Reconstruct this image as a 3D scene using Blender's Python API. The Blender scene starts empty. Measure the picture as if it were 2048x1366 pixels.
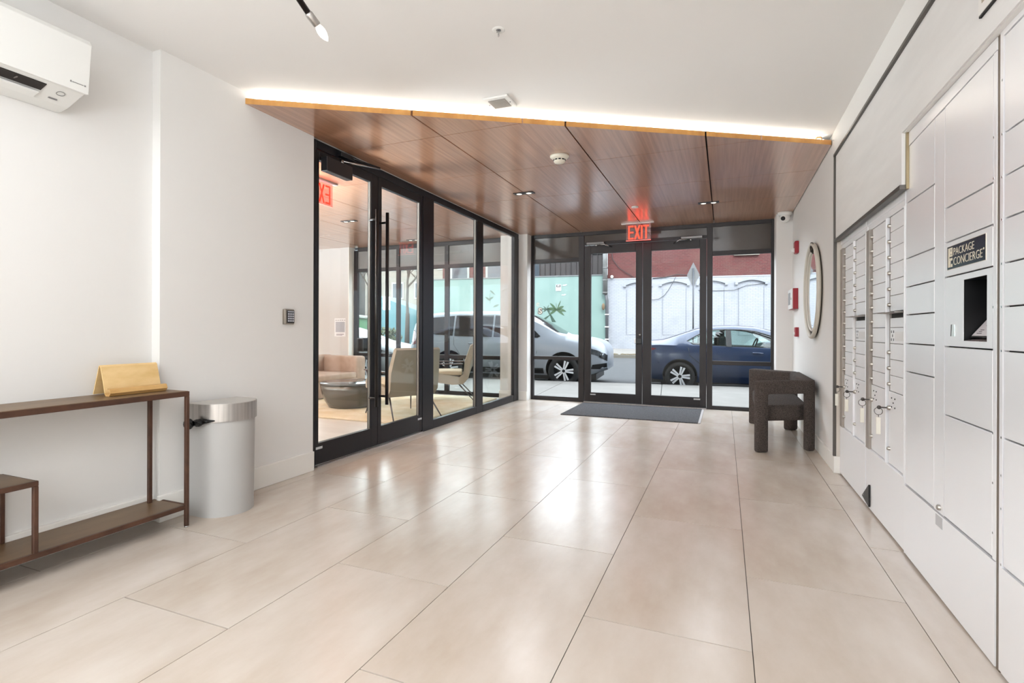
import bpy, bmesh, math, random
from mathutils import Vector, Matrix
random.seed(7)
sc = bpy.context.scene
COL = sc.collection
PI = math.pi

# ------------------------------------------------------------------ camera
F_PX, YAW, ROLL, CAM_Z, V0 = 1040.17, 0.3882, 0.0032, 1.136, 660.72
cd = bpy.data.cameras.new('camera'); cam = bpy.data.objects.new('camera', cd); COL.objects.link(cam)
cd.sensor_fit = 'HORIZONTAL'; cd.sensor_width = 36.0
cd.lens = F_PX / 2048 * 36.0
cd.shift_y = -(683.0 - V0) / 2048.0
cd.clip_start = 0.05; cd.clip_end = 400
_f = Vector((-math.sin(YAW), math.cos(YAW), 0)); _r = Vector((math.cos(YAW), math.sin(YAW), 0)); _z = Vector((0, 0, 1))
_cr = _r * math.cos(ROLL) + _z * math.sin(ROLL); _cu = -_r * math.sin(ROLL) + _z * math.cos(ROLL)
cam.matrix_world = Matrix(((_cr.x, _cu.x, -_f.x, 0), (_cr.y, _cu.y, -_f.y, 0), (_cr.z, _cu.z, -_f.z, CAM_Z), (0, 0, 0, 1)))
sc.camera = cam

# ------------------------------------------------------------------ world, lamps, exposure
sc.view_settings.view_transform = 'Standard'
sc.view_settings.look = 'None'
sc.view_settings.exposure = 0.78
sc.view_settings.gamma = 1.0
sc.view_settings.use_curve_mapping = False
sc.cycles.use_denoising = True
sc.cycles.transparent_max_bounces = 24
sc.cycles.max_bounces = 10
sc.cycles.diffuse_bounces = 5
sc.cycles.glossy_bounces = 6
sc.cycles.sample_clamp_indirect = 6.0
w = bpy.data.worlds.new('overcast_sky'); sc.world = w; w.use_nodes = True
bg = w.node_tree.nodes['Background']
bg.inputs[0].default_value = (0.86, 0.93, 1.0, 1); bg.inputs[1].default_value = 4.8

def lamp(name, kind, loc, energy, color=(1, 1, 1), size=None, sy=None, rot=(0, 0, 0), spot=None):
    l = bpy.data.lights.new(name, kind); l.energy = energy; l.color = color
    if kind == 'AREA':
        l.shape = 'RECTANGLE'; l.size = size; l.size_y = sy or size
    elif size is not None and kind in ('POINT', 'SPOT'): l.shadow_soft_size = size
    elif kind == 'SUN': l.angle = size
    if spot: l.spot_size, l.spot_blend = spot
    o = bpy.data.objects.new(name, l); o.location = loc; o.rotation_euler = rot; COL.objects.link(o)
    return o
WARM = (0.86, 0.93, 1.0)
sun = lamp('sun', 'SUN', (0, 0, 20), 2.4, (1, 0.97, 0.93), size=math.radians(12), rot=(math.radians(48), 0, math.radians(25)))
CEIL_FILLS = [(-0.9, 0.3), (-1.1, -1.6), (-1.1, -3.6)]  # fill lights added under the ceiling out of view to brighten the lobby
for _x, _y in CEIL_FILLS:
    lamp('ceiling_fill', 'AREA', (_x, _y, 2.745), 5 if _y > 0 else 33, WARM, size=3.2, sy=1.7)
for _x, _y in ((-1.9, -1.0), (-0.3, -2.2), (-2.0, -3.4)):
    lamp('upward_fill', 'AREA', (_x, _y, 1.2), 22 if _y > -2 else 74, WARM, size=0.8, rot=(PI, 0, 0))  # unseen upward fills added behind the camera, lighting the room by ceiling bounce
LOUNGE_FILLS = [(-4.5, 3.6), (-6.3, 3.6), (-8.2, 3.8)]  # fills added out of sight behind the left wall to brighten the lounge
for _x, _y in LOUNGE_FILLS:
    lamp('lounge_fill', 'AREA', (_x, _y, 1.5), 105, WARM, size=0.8, sy=0.5, rot=(PI, 0, 0))

# ------------------------------------------------------------------ helpers
ALB = 1.0
def lin(c):
    out = []
    for v in c[:3]:
        v = v / 255.0
        out.append(v / 12.92 if v <= 0.04045 else ((v + 0.055) / 1.055) ** 2.4)
    return (*[v * ALB for v in out], 1.0)

_M = {}
def mat(name, col, rough=0.5, metal=0.0, spec=0.5, coat=0.0, emit=None, es=0.0, var=None, bump=None, alpha=None):
    """var=(colour2, scale(x,y,z), detail, low, high)  bump=(scale, strength, dist)"""
    if name in _M: return _M[name]
    m = bpy.data.materials.new(name); m.use_nodes = True; nt = m.node_tree
    b = nt.nodes['Principled BSDF']
    b.inputs['Base Color'].default_value = lin(col)
    b.inputs['Roughness'].default_value = rough; b.inputs['Metallic'].default_value = metal
    b.inputs['Specular IOR Level'].default_value = spec; b.inputs['Coat Weight'].default_value = coat
    b.inputs['Coat Roughness'].default_value = 0.08
    m.diffuse_color = lin(col)
    if emit: b.inputs['Emission Color'].default_value = lin(emit); b.inputs['Emission Strength'].default_value = es
    tc = None
    if var or bump:
        tc = nt.nodes.new('ShaderNodeTexCoord')
    if var:
        mp = nt.nodes.new('ShaderNodeMapping'); mp.inputs['Scale'].default_value = var[1]
        nt.links.new(tc.outputs['Object'], mp.inputs[0])
        n = nt.nodes.new('ShaderNodeTexNoise'); n.inputs['Scale'].default_value = 1.0; n.inputs['Detail'].default_value = var[2]
        n.inputs['Roughness'].default_value = 0.6
        nt.links.new(mp.outputs[0], n.inputs['Vector'])
        r = nt.nodes.new('ShaderNodeValToRGB')
        r.color_ramp.elements[0].position = var[3]; r.color_ramp.elements[1].position = var[4]
        r.color_ramp.elements[0].color = lin(var[0]); r.color_ramp.elements[1].color = lin(col)
        nt.links.new(n.outputs[0], r.inputs[0]); nt.links.new(r.outputs[0], b.inputs['Base Color'])
    if bump:
        n2 = nt.nodes.new('ShaderNodeTexNoise'); n2.inputs['Scale'].default_value = bump[0]; n2.inputs['Detail'].default_value = 3
        nt.links.new(tc.outputs['Object'], n2.inputs['Vector'])
        bp = nt.nodes.new('ShaderNodeBump'); bp.inputs['Strength'].default_value = bump[1]; bp.inputs['Distance'].default_value = bump[2]
        nt.links.new(n2.outputs[0], bp.inputs['Height']); nt.links.new(bp.outputs[0], b.inputs['Normal'])
    _M[name] = m
    return m

def glass(name, tint=(255, 255, 255), f0=0.04, rough=0.0, k=0.9):
    """clear pane: transparent straight through, mirror reflection growing towards grazing"""
    if name in _M: return _M[name]
    m = bpy.data.materials.new(name); m.use_nodes = True; nt = m.node_tree
    for n in list(nt.nodes):
        if n.type != 'OUTPUT_MATERIAL': nt.nodes.remove(n)
    out = [n for n in nt.nodes if n.type == 'OUTPUT_MATERIAL'][0]
    tr = nt.nodes.new('ShaderNodeBsdfTransparent'); tr.inputs[0].default_value = lin(tint)
    gl = nt.nodes.new('ShaderNodeBsdfGlossy'); gl.inputs['Roughness'].default_value = rough; gl.inputs['Color'].default_value = (1, 1, 1, 1)
    lw = nt.nodes.new('ShaderNodeLayerWeight'); lw.inputs[0].default_value = 0.5
    p = nt.nodes.new('ShaderNodeMath'); p.operation = 'POWER'; p.inputs[1].default_value = 5.0
    a = nt.nodes.new('ShaderNodeMath'); a.operation = 'MULTIPLY_ADD'; a.inputs[1].default_value = k; a.inputs[2].default_value = f0
    mx = nt.nodes.new('ShaderNodeMixShader')
    nt.links.new(lw.outputs['Facing'], p.inputs[0]); nt.links.new(p.outputs[0], a.inputs[0])
    nt.links.new(a.outputs[0], mx.inputs[0]); nt.links.new(tr.outputs[0], mx.inputs[1]); nt.links.new(gl.outputs[0], mx.inputs[2])
    nt.links.new(mx.outputs[0], out.inputs[0])
    _M[name] = m
    return m

class MB:
    """collects solids into one bmesh"""
    def __init__(s): s.bm = bmesh.new(); s.mi = 0; s.sm = False
    def _fin(s, faces):
        for f in faces: f.material_index = s.mi; f.smooth = s.sm
    def poly(s, vs, faces):
        bv = [s.bm.verts.new(v) for v in vs]; out = []
        for f in faces:
            try: out.append(s.bm.faces.new([bv[i] for i in f]))
            except ValueError: pass
        s._fin(out); return out
    def _bev(s, faces, bev, seg=2):
        es = list({e for f in faces for e in f.edges})
        g = bmesh.ops.bevel(s.bm, geom=es, offset=bev, segments=seg, affect='EDGES', profile=0.5, clamp_overlap=True)
        s._fin(g['faces'])
    def box(s, x0, x1, y0, y1, z0, z1, bev=0, seg=2, M=None):
        vs = [(x, y, z) for z in (z0, z1) for y in (y0, y1) for x in (x0, x1)]
        if M is not None: vs = [M @ Vector(v) for v in vs]
        fs = s.poly(vs, [(0, 2, 3, 1), (4, 5, 7, 6), (0, 1, 5, 4), (2, 6, 7, 3), (0, 4, 6, 2), (1, 3, 7, 5)])
        if bev: s._bev(fs, bev, seg)
        return s
    def prism(s, pts, axis, a0, a1, bev=0, seg=2, M=None):
        def mk(p, a):
            v = {'x': (a, p[0], p[1]), 'y': (p[0], a, p[1]), 'z': (p[0], p[1], a)}[axis]
            return M @ Vector(v) if M is not None else v
        n = len(pts)
        vs = [mk(p, a0) for p in pts] + [mk(p, a1) for p in pts]
        fs = s.poly(vs, [tuple(range(n))[::-1], tuple(range(n, 2 * n))] + [(i, (i + 1) % n, n + (i + 1) % n, n + i) for i in range(n)])
        bmesh.ops.recalc_face_normals(s.bm, faces=fs)
        if bev: s._bev(fs, bev, seg)
        return s
    def tube(s, pts, r, n=8, closed=False, cap=True):
        pts = [Vector(p) for p in pts]; m = len(pts); rings = []
        rr = r if isinstance(r, (list, tuple)) else [r] * m
        up = None
        for i, p in enumerate(pts):
            a = pts[(i - 1) % m] if (closed or i > 0) else p
            b = pts[(i + 1) % m] if (closed or i < m - 1) else p
            t = (b - a).normalized()
            if up is None: up = Vector((0, 0, 1)) if abs(t.z) < 0.9 else Vector((1, 0, 0))
            x = up - t * up.dot(t)
            if x.length < 1e-6: x = t.orthogonal()
            x.normalize(); y = t.cross(x); up = x
            rings.append([s.bm.verts.new(p + (x * math.cos(2 * PI * k / n) + y * math.sin(2 * PI * k / n)) * rr[i]) for k in range(n)])
        fs = []
        for i in range(m if closed else m - 1):
            A, B = rings[i], rings[(i + 1) % m]
            for k in range(n):
                try: fs.append(s.bm.faces.new((A[k], A[(k + 1) % n], B[(k + 1) % n], B[k])))
                except ValueError: pass
        if cap and not closed:
            fs.append(s.bm.faces.new(rings[0][::-1])); fs.append(s.bm.faces.new(rings[-1]))
        for f in fs: f.material_index = s.mi; f.smooth = True
        return s
    def lathe(s, prof, M=None, n=24, smooth=True):
        """prof = [(r, h)] around local Z"""
        M = M or Matrix(); rings = []
        for r, h in prof:
            if r < 1e-6: rings.append([s.bm.verts.new(M @ Vector((0, 0, h)))])
            else: rings.append([s.bm.verts.new(M @ Vector((r * math.cos(2 * PI * k / n), r * math.sin(2 * PI * k / n), h))) for k in range(n)])
        fs = []
        for A, B in zip(rings, rings[1:]):
            for k in range(n):
                l = (k + 1) % n
                if len(A) == 1 and len(B) == 1: continue
                if len(A) == 1: f = (A[0], B[l], B[k])
                elif len(B) == 1: f = (A[k], A[l], B[0])
                else: f = (A[k], A[l], B[l], B[k])
                fs.append(s.bm.faces.new(f))
        for f in fs: f.material_index = s.mi; f.smooth = smooth
        bmesh.ops.recalc_face_normals(s.bm, faces=fs)
        return s
    def ball(s, c, r, sx=1, sy=1, sz=1, n=12):
        prof = [(r * math.sin(PI * i / n), -r * math.cos(PI * i / n)) for i in range(n + 1)]
        prof[0] = (0, -r); prof[-1] = (0, r)
        return s.lathe(prof, Matrix.Translation(c) @ Matrix.Diagonal((sx, sy, sz, 1)), n * 2)
    def mesh(s, name, mats, recalc=False, sharp=None):
        if recalc: bmesh.ops.recalc_face_normals(s.bm, faces=s.bm.faces)
        me = bpy.data.meshes.new(name); s.bm.to_mesh(me); s.bm.free()
        for m in (mats if isinstance(mats, (list, tuple)) else [mats]): me.materials.append(m)
        if sharp is not None:
            me.polygons.foreach_set('use_smooth', [True] * len(me.polygons))
            me.set_sharp_from_angle(angle=math.radians(sharp))
        return me

_W = {}
def props(o, label=None, cat=None, group=None, kind=None):
    if label: o['label'] = label
    if cat: o['category'] = cat
    if group: o['group'] = group
    if kind: o['kind'] = kind
    return o
def T(name, label, cat, loc, rz=0.0, group=None, kind=None):
    o = bpy.data.objects.new(name, None); COL.objects.link(o)
    o.location = loc; o.rotation_euler = (0, 0, rz); o.empty_display_size = 0.1
    _W[o.name] = Matrix.Translation(loc) @ Matrix.Rotation(rz, 4, 'Z')
    return props(o, label, cat, group, kind)
def P(name, mb, m=None, parent=None, local=False, label=None, loc=None, sharp=None, kind=None, recalc=False):
    """one mesh object; its vertices are world coordinates unless local"""
    me = mb.mesh(name, m, recalc, sharp) if isinstance(mb, MB) else mb
    o = bpy.data.objects.new(name, me); COL.objects.link(o)
    if parent is not None:
        o.parent = parent
        if local: _W[o.name] = Matrix()
        else:
            o.matrix_parent_inverse = _W.get(parent.name, Matrix()).inverted(); _W[o.name] = Matrix()
    if loc: o.location = loc; _W[o.name] = Matrix.Translation(loc)
    if label: o['label'] = label
    if kind: o['kind'] = kind
    return o
def B(*a, **k): return MB().box(*a, **k)

def clip(poly, p, n):
    """keep the part of a 2-D polygon where (q-p).n >= 0"""
    out = []
    for i in range(len(poly)):
        a, b = poly[i], poly[(i + 1) % len(poly)]
        da = (a[0] - p[0]) * n[0] + (a[1] - p[1]) * n[1]; db = (b[0] - p[0]) * n[0] + (b[1] - p[1]) * n[1]
        if da >= 0: out.append(a)
        if (da >= 0) != (db >= 0):
            t = da / (da - db); out.append((a[0] + (b[0] - a[0]) * t, a[1] + (b[1] - a[1]) * t))
    return out
def cellclip(poly, x0, x1, y0, y1):
    for p, n in (((x0, 0), (1, 0)), ((x1, 0), (-1, 0)), ((0, y0), (0, 1)), ((0, y1), (0, -1))):
        poly = clip(poly, p, n)
        if len(poly) < 3: return []
    return poly
def lerp(tab, x):
    if x <= tab[0][0]: return tab[0][1]
    for (a, va), (b, vb) in zip(tab, tab[1:]):
        if x <= b: return va + (vb - va) * (x - a) / (b - a)
    return tab[-1][1]

def text(body, size, M, m, name, parent, depth=0.002, sx=1.0, space=1.0, label=None, bold=0.0, local=False):
    """flat lettering: local x = reading direction, local y = up, local z = out of the surface"""
    c = bpy.data.curves.new(name, 'FONT'); c.body = body; c.size = size; c.extrude = depth; c.space_character = space
    c.offset = bold; c.resolution_u = 3
    t = bpy.data.objects.new(name, c)
    me = bpy.data.meshes.new_from_object(t)
    bpy.data.objects.remove(t); bpy.data.curves.remove(c)
    me.transform(M @ Matrix.Diagonal((sx, 1, 1, 1)))
    me.materials.clear(); me.materials.append(m)
    me.name = name
    return P(name, me, None, parent, local=local, label=label)
def frame(o, x, y):
    x = Vector(x).normalized(); y = Vector(y).normalized(); z = x.cross(y)
    return Matrix(((x.x, y.x, z.x, o[0]), (x.y, y.y, z.y, o[1]), (x.z, y.z, z.z, o[2]), (0, 0, 0, 1)))
def boolean(me, cutters):
    """me minus each cutter mesh (world/local coordinates as given)"""
    o = bpy.data.objects.new('tmp', me); COL.objects.link(o); tmp = [o]
    for c in cutters:
        k = bpy.data.objects.new('tmpc', c); COL.objects.link(k); tmp.append(k)
        md = o.modifiers.new('b', 'BOOLEAN'); md.operation = 'DIFFERENCE'; md.solver = 'EXACT'; md.object = k
        md.material_mode = 'TRANSFER'
    dg = bpy.context.evaluated_depsgraph_get(); dg.update()
    r = bpy.data.meshes.new_from_object(o.evaluated_get(dg))
    for k in tmp: bpy.data.objects.remove(k)
    return r

# ------------------------------------------------------------------ materials
WALL = mat('wall_paint', (226, 224, 221), 0.6, bump=(60, 0.03, 0.002))
CEILM = mat('ceiling_paint', (232, 230, 227), 0.75)
BASEM = mat('white_trim_paint', (232, 229, 223), 0.4)
BLACKM = mat('black_aluminium', (27, 27, 31), 0.38, 0.3)
BLACKM2 = mat('dark_bronze_aluminium', (38, 34, 35), 0.4, 0.3)
PANE = glass('clear_glass', (250, 253, 252), 0.022)
ENTRYPANE = glass('entry_glass', (252, 254, 254), 0.006)
SPANDREL = mat('smoked_spandrel_glass', (74, 68, 64), 0.08, 0.0, 0.5)
CHROME = mat('brushed_chrome', (190, 190, 190), 0.22, 1.0)
STEEL = mat('brushed_steel', (196, 193, 190), 0.3, 1.0, var=((172, 169, 166), (60, 60, 1), 2, 0.3, 0.7))
SILVER = mat('locker_silver', (244, 244, 246), 0.3, 0.3, 0.5)
SILVER2 = mat('mailbox_aluminium', (243, 243, 245), 0.38, 0.2, 0.5)
TANMETAL = mat('anodised_edge', (164, 156, 148), 0.45, 0.35)
DARKGAP = mat('dark_gap', (30, 29, 30), 0.7)
RED = mat('alarm_red', (150, 22, 38), 0.35)
WHITEPL = mat('white_plastic', (232, 231, 227), 0.35)
GREYPL = mat('grey_plastic', (120, 120, 122), 0.4)
BLACKPL = mat('black_plastic', (14, 14, 16), 0.35)
def wood(name, c1, c2, rough, sc_=(26, 1.6, 26), coat=0.0):
    if name in _M: return _M[name]
    m = mat(name, c1, rough, 0, 0.5, coat, var=(c2, sc_, 5, 0.3, 0.7))
    return m
WALNUT = wood('soffit_walnut_laminate', (190, 140, 108), (152, 106, 79), 0.3, (40, 0.8, 40), 1.0)
WALNUT.node_tree.nodes['Principled BSDF'].inputs['Coat Roughness'].default_value = 0.22; WALNUT.node_tree.nodes['Principled BSDF'].inputs['Coat IOR'].default_value = 2.2
OAK = wood('oak_edge_veneer', (205, 152, 84), (176, 122, 62), 0.4, (9, 9, 2))
BAMBOO = wood('bamboo_veneer', (232, 200, 146), (216, 180, 120), 0.45, (60, 6, 3))
BRONZE = mat('rusted_bronze_steel', (92, 61, 45), 0.45, 0.2, var=((64, 42, 31), (9, 9, 9), 4, 0.3, 0.7))
BRONZETOP = mat('bronze_table_sheet', (124, 99, 71), 0.4, 0.1, var=((96, 73, 50), (7, 2, 5), 5, 0.3, 0.75))
LED = mat('led_strip', (255, 250, 238), 0.5, emit=(255, 250, 240), es=20.0)
TILE = mat('porcelain_tile', (206, 196, 186), 0.24, 0, 0.8, var=((188, 173, 158), (2.2, 0.9, 1), 7, 0.36, 0.64))
GROUT = mat('dark_grout', (64, 58, 54), 0.9)

# ------------------------------------------------------------------ room shell
XL, XR, YB, ZC, ZS = -3.08, 0.83, 8.08, 2.785, 2.70
fl = P('floor', B(-3.3, 1.35, -4.5, 8.14, -0.12, -0.004), GROUT)
props(fl, 'beige stone-look porcelain tile floor of the lobby', 'floor', kind='structure')
LX0, TW, TL = -2.964, 0.6118, 1.2192
def tile_me(x0, x1, y0, y1, nm='tile'):
    g = 0.0021
    mb = MB(); mb.box(x0 + g * .75, x1 - g * .75, y0 + g * 1.2, y1 - g * 1.2, -0.012, 0.0)
    return mb.mesh(nm, TILE)
_full = tile_me(0, TW, 0, TL)
for c in range(-1, 7):
    xa, xb = LX0 + TW * c, LX0 + TW * (c + 1)
    ph = 2.027 if c % 2 == 0 else 1.42
    xa2, xb2 = max(xa, -3.2), min(xb, 1.3)
    k = math.floor((-4.5 - ph) / TL)
    while True:
        ya, yb = ph + k * TL, ph + (k + 1) * TL; k += 1
        if ya >= 8.07: break
        ya2, yb2 = max(ya, -4.5), min(yb, 8.07)
        if yb2 - ya2 < 0.02: continue
        if (xa2, xb2, ya2, yb2) == (xa, xb, ya, yb): P('tile', _full, None, fl, loc=(xa, ya, 0))
        else: P('tile', tile_me(xa2, xb2, ya2, yb2), None, fl)
cl = P('ceiling', B(-3.4, 1.35, -4.5, 8.2, ZC, ZC + 0.15), CEILM)
props(cl, 'smooth white painted lobby ceiling', 'ceiling', kind='structure')
wl = P('wall_left', B(-3.3, XL, 2.05, 3.285, 0, ZC), WALL)
props(wl, 'white painted left wall beside the glass partition with the keypad', 'wall', kind='structure')
P('recess', B(-3.3, -3.15, -4.5, 2.05, 0, ZC), WALL, wl)
P('header', B(-3.18, -3.1, 3.285, 8.1, 2.705, ZC), WALL, wl)
wb = P('wall_rear', B(-3.4, 1.35, -4.65, -4.5, 0, ZC), WALL)
props(wb, 'white wall at the rear of the lobby behind the camera', 'wall', kind='structure')
wr = P('wall_right', B(XR, 1.4, 4.85, 8.1, 0, ZC), WALL)
props(wr, 'white painted right wall carrying the oval mirror and fire alarms', 'wall', kind='structure')
mb = MB(); mb.box(XR, 1.4, 3.2, 4.85, 1.862, ZC); mb.box(XR, 1.4, -4.5, 3.2, 2.132, ZC); mb.box(1.3, 1.4, -4.5, 4.85, 0, 2.2)
mb.box(XR, 1.4, -4.5, 0.9, 0, 2.2)
P('upper_wall', mb, WALL, wr)
wf = P('wall_front', B(0.635, 0.9, 7.78, 8.14, 0, ZC), WALL)
props(wf, 'white pier at the right of the entry, behind the security camera', 'wall', kind='structure')
P('pier', B(-3.44, -2.967, 7.9, 8.14, 0, ZC), WALL, wf)
P('lintel', B(-3.0, 0.7, 8.06, 8.16, 2.703, ZC), WALL, wf)

def baseboard(nm, label, boxes):
    o = None
    for i, b in enumerate(boxes):
        mb = MB().box(*b, bev=0.004)
        if i == 0: o = P(nm, mb, BASEM); props(o, label, 'baseboard', kind='structure')
        else: P('board', mb, BASEM, o)
baseboard('baseboard_left', 'tall white baseboard along the left wall behind the bin and console',
          [(XL - 0.01, XL + 0.018, 2.04, 3.283, 0, 0.155), (-3.16, -3.132, -4.4, 2.06, 0, 0.155)])
baseboard('baseboard_right', 'white baseboard along the right wall behind the dark chair',
          [(XR - 0.018, XR + 0.01, 4.848, 7.79, 0, 0.135), (XR - 0.018, 0.87, 4.835, 4.86, 0, 0.135)])
baseboard('baseboard_front', 'white baseboard on the narrow pier between partition and entry',
          [(-3.105, -2.967, 7.885, 7.91, 0, 0.145), (-3.455, -3.165, 7.885, 7.91, 0, 0.145), (0.63, 0.84, 7.765, 7.79, 0, 0.135)])

# grey wall covering over the mailboxes with its dark metal trims
GREYCOV = mat('grey_wallcovering', (224, 222, 220), 0.7, var=((214, 212, 210), (9, 1.2, 9), 6, 0.3, 0.7))
DTRIM = mat('dark_nickel_trim', (92, 88, 84), 0.4, 0.6)
wp = P('wall_panel', MB().prism([(4.845, 1.872), (3.165, 1.872), (3.165, 2.075), (3.165, 2.135), (0.9, 2.135), (0.9, 2.54), (4.845, 2.54)], 'x', 0.822, 0.8375), GREYCOV)
props(wp, 'pale grey textured wall covering panel above mailboxes and lockers', 'wall panel', kind='structure')
P('top_trim', B(0.806, 0.832, 0.9, 4.862, 2.54, 2.56, bev=0.002), DTRIM, wp)
P('lower_trim', B(0.812, 0.845, 3.16, 4.85, 1.85, 1.874, bev=0.002), DTRIM, wp)
P('step_trim', B(0.838, 0.85, 3.15, 3.168, 1.85, 2.14, bev=0.001), mat('gold_trim', (150, 134, 104), 0.35, 0.7), wp)
tr = P('trim_1', B(0.808, 0.834, 4.842, 4.862, 0.135, 2.56, bev=0.002), DTRIM)
props(tr, 'vertical dark metal trim at the corner beside the mailboxes', 'trim', kind='structure')
jm = P('trim_2', B(XR, 0.9, 4.838, 4.856, 0.135, 1.86), mat('tan_jamb_paint', (206, 198, 188), 0.5))
props(jm, 'narrow beige jamb between the dark trim and the mailboxes', 'trim', kind='structure')

# ------------------------------------------------------------------ wood soffit with LED cove
sf = T('ceiling_soffit', 'glossy walnut panelled drop ceiling with oak edge and hidden light strip', 'ceiling', (-1.2, 6.0, ZS), kind='structure')
E0, E1 = Vector((-3.085, 2.632)), Vector((0.83, 5.052))
ed = (E1 - E0).normalized(); en = Vector((-ed.y, ed.x))     # en points to the street side
gx = [-3.10, -2.117, -1.134, -0.146, 0.829]; gy = [1.6, 2.63, 3.662, 4.708, 5.772, 6.803, 8.075]
for i in range(4):
    for j in range(6):
        q = cellclip([(gx[i], gy[j]), (gx[i + 1], gy[j]), (gx[i + 1], gy[j + 1]), (gx[i], gy[j + 1])], gx[i] + 0.006, gx[i + 1] - 0.006, gy[j] + 0.003, gy[j + 1] - 0.003)
        q = clip(q, E0, en)
        q = [p for k, p in enumerate(q) if (Vector(p) - Vector(q[k - 1])).length > 1e-4]
        if len(q) < 3: continue
        mb = MB(); n = len(q)
        vs = [(p[0], p[1], ZS) for p in q] + [(p[0], p[1], ZS + 0.04) for p in q]
        fs = mb.poly(vs, [tuple(range(n))[::-1], tuple(range(n, 2 * n))] + [(a, (a + 1) % n, n + (a + 1) % n, n + a) for a in range(n)])
        for a in range(n):
            pa, pb = Vector(q[a]), Vector(q[(a + 1) % n])
            if abs((pa - E0).dot(en)) < 1e-3 and abs((pb - E0).dot(en)) < 1e-3: fs[2 + a].material_index = 1
        P('panel', mb, [WALNUT, OAK], sf)
q = clip([(-3.08, 2), (0.82, 2), (0.82, 8.05), (-3.08, 8.05)], E0 + en * 0.004, en)
P('backing', MB().prism(q, 'z', ZS + 0.0392, ZS + 0.0405), mat('black_backing', (20, 16, 14), 0.8), sf)
a, b = E0 + en * 0.02 + ed * 0.06, E1 + en * 0.02 - ed * 0.06
c, d = b + en * 0.012, a + en * 0.012
P('light_strip', MB().prism([tuple(a), tuple(b), tuple(c), tuple(d)], 'z', ZS + 0.041, ZS + 0.049), LED, sf)
P('strip_wire', MB().tube([(-3.07, 2.80, 2.775), (-3.05, 2.79, 2.765), (-3.0, 2.80, 2.75), (-2.94, 2.80, 2.743)], 0.003, 6), WHITEPL, sf)
P('cable_end', MB().tube([(0.70, 5.0, 2.742), (0.71, 4.99, 2.758), (0.74, 5.01, 2.762), (0.75, 5.03, 2.745)], 0.006, 6), OAK, sf)

# ------------------------------------------------------------------ lounge shell
LW = mat('lounge_wall_paint', (214, 211, 206), 0.6)
lf = P('floor.001', B(-9.3, -3.14, 3.1, 8.14, -0.12, 0.0), mat('lounge_floor', (206, 202, 196), 0.3, var=((192, 187, 181), (1.2, 5, 1), 5, 0.35, 0.65)))
props(lf, 'pale grey lounge floor beyond the glass partition', 'floor', kind='structure')
ls = T('ceiling_lounge', 'walnut panelled ceiling of the lounge seen through the glass', 'ceiling', (-6, 5.6, 2.7), kind='structure')
lx = [-9.2, -8.3, -7.32, -6.33, -5.35, -4.36, -3.165]; ly = [3.15, 4.55, 5.64, 6.8, 8.06]
for i in range(6):
    for j in range(4):
        P('panel', B(lx[i] + 0.004, lx[i + 1] - 0.004, ly[j] + 0.003, ly[j + 1] - 0.003, ZS, ZS + 0.04), WALNUT, ls)
P('slab', B(-9.3, -3.16, 3.0, 8.2, ZS + 0.042, ZS + 0.2), mat('dark_slab', (60, 45, 36), 0.9), ls)
wq = P('wall_lounge', B(-9.3, -9.2, 3.0, 8.14, 0, 2.8), LW)
props(wq, 'pale grey end wall of the lounge', 'wall', kind='structure')
P('near_wall', B(-9.3, -3.19, 3.0, 3.15, 0, 2.8), LW, wq)
cp = P('wall_column', B(-7.38, -6.6, 7.95, 8.14, 0, 2.7), mat('column_paint', (206, 204, 202), 0.55))
props(cp, 'pale grey square column in the lounge behind the sofa with paper notice', 'column', kind='structure')
P('corner_strip', B(-6.602, -6.585, 7.94, 8.1, 0, 2.7), BASEM, cp)

# ------------------------------------------------------------------ glass partition (lounge side)
GX0, GX1 = -3.165, -3.11
pt = T('window_2', 'black framed full-height glass partition between lobby and lounge', 'glass partition', (-3.13, 5.5, 0), kind='structure')
def member(nm, y0, y1, z0, z1, x0=GX0, x1=GX1):
    if nm in ('bottom_rail', 'head_rail'): x0, x1 = x0 + 0.003, x1 - 0.003
    P(nm, B(x0, x1, y0, y1, z0, z1, bev=0.003, seg=1), BLACKM, pt)
member('jamb', 3.283, 3.345, 0, 2.70); member('head_rail', 3.345, 7.885, 2.63, 2.70)
member('post', 4.985, 5.215, 0, 2.63); member('mullion', 6.34, 6.55, 0.0, 2.63, GX0, GX1 - 0.004); member('jamb', 7.70, 7.885, 0, 2.63)
member('bottom_rail', 5.215, 6.34, 0, 0.10); member('bottom_rail', 6.55, 7.70, 0, 0.10)
for y0, y1 in ((5.215, 6.34), (6.55, 7.70)):
    P('pane', B(-3.142, -3.132, y0 - 0.005, y1 + 0.005, 0.095, 2.635), PANE, pt)
for y, nm in ((5.222, 'a'), (6.336, 'a'), (6.556, 'a')):
    P('glazing_bead', B(-3.146, -3.126, y - 0.006, y + 0.006, 0.1, 2.63), mat('grey_gasket', (128, 124, 118), 0.5), pt)
P('floor_guide', B(-3.16, -3.10, 3.36, 4.98, 0.0, 0.012), STEEL, pt)

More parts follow.
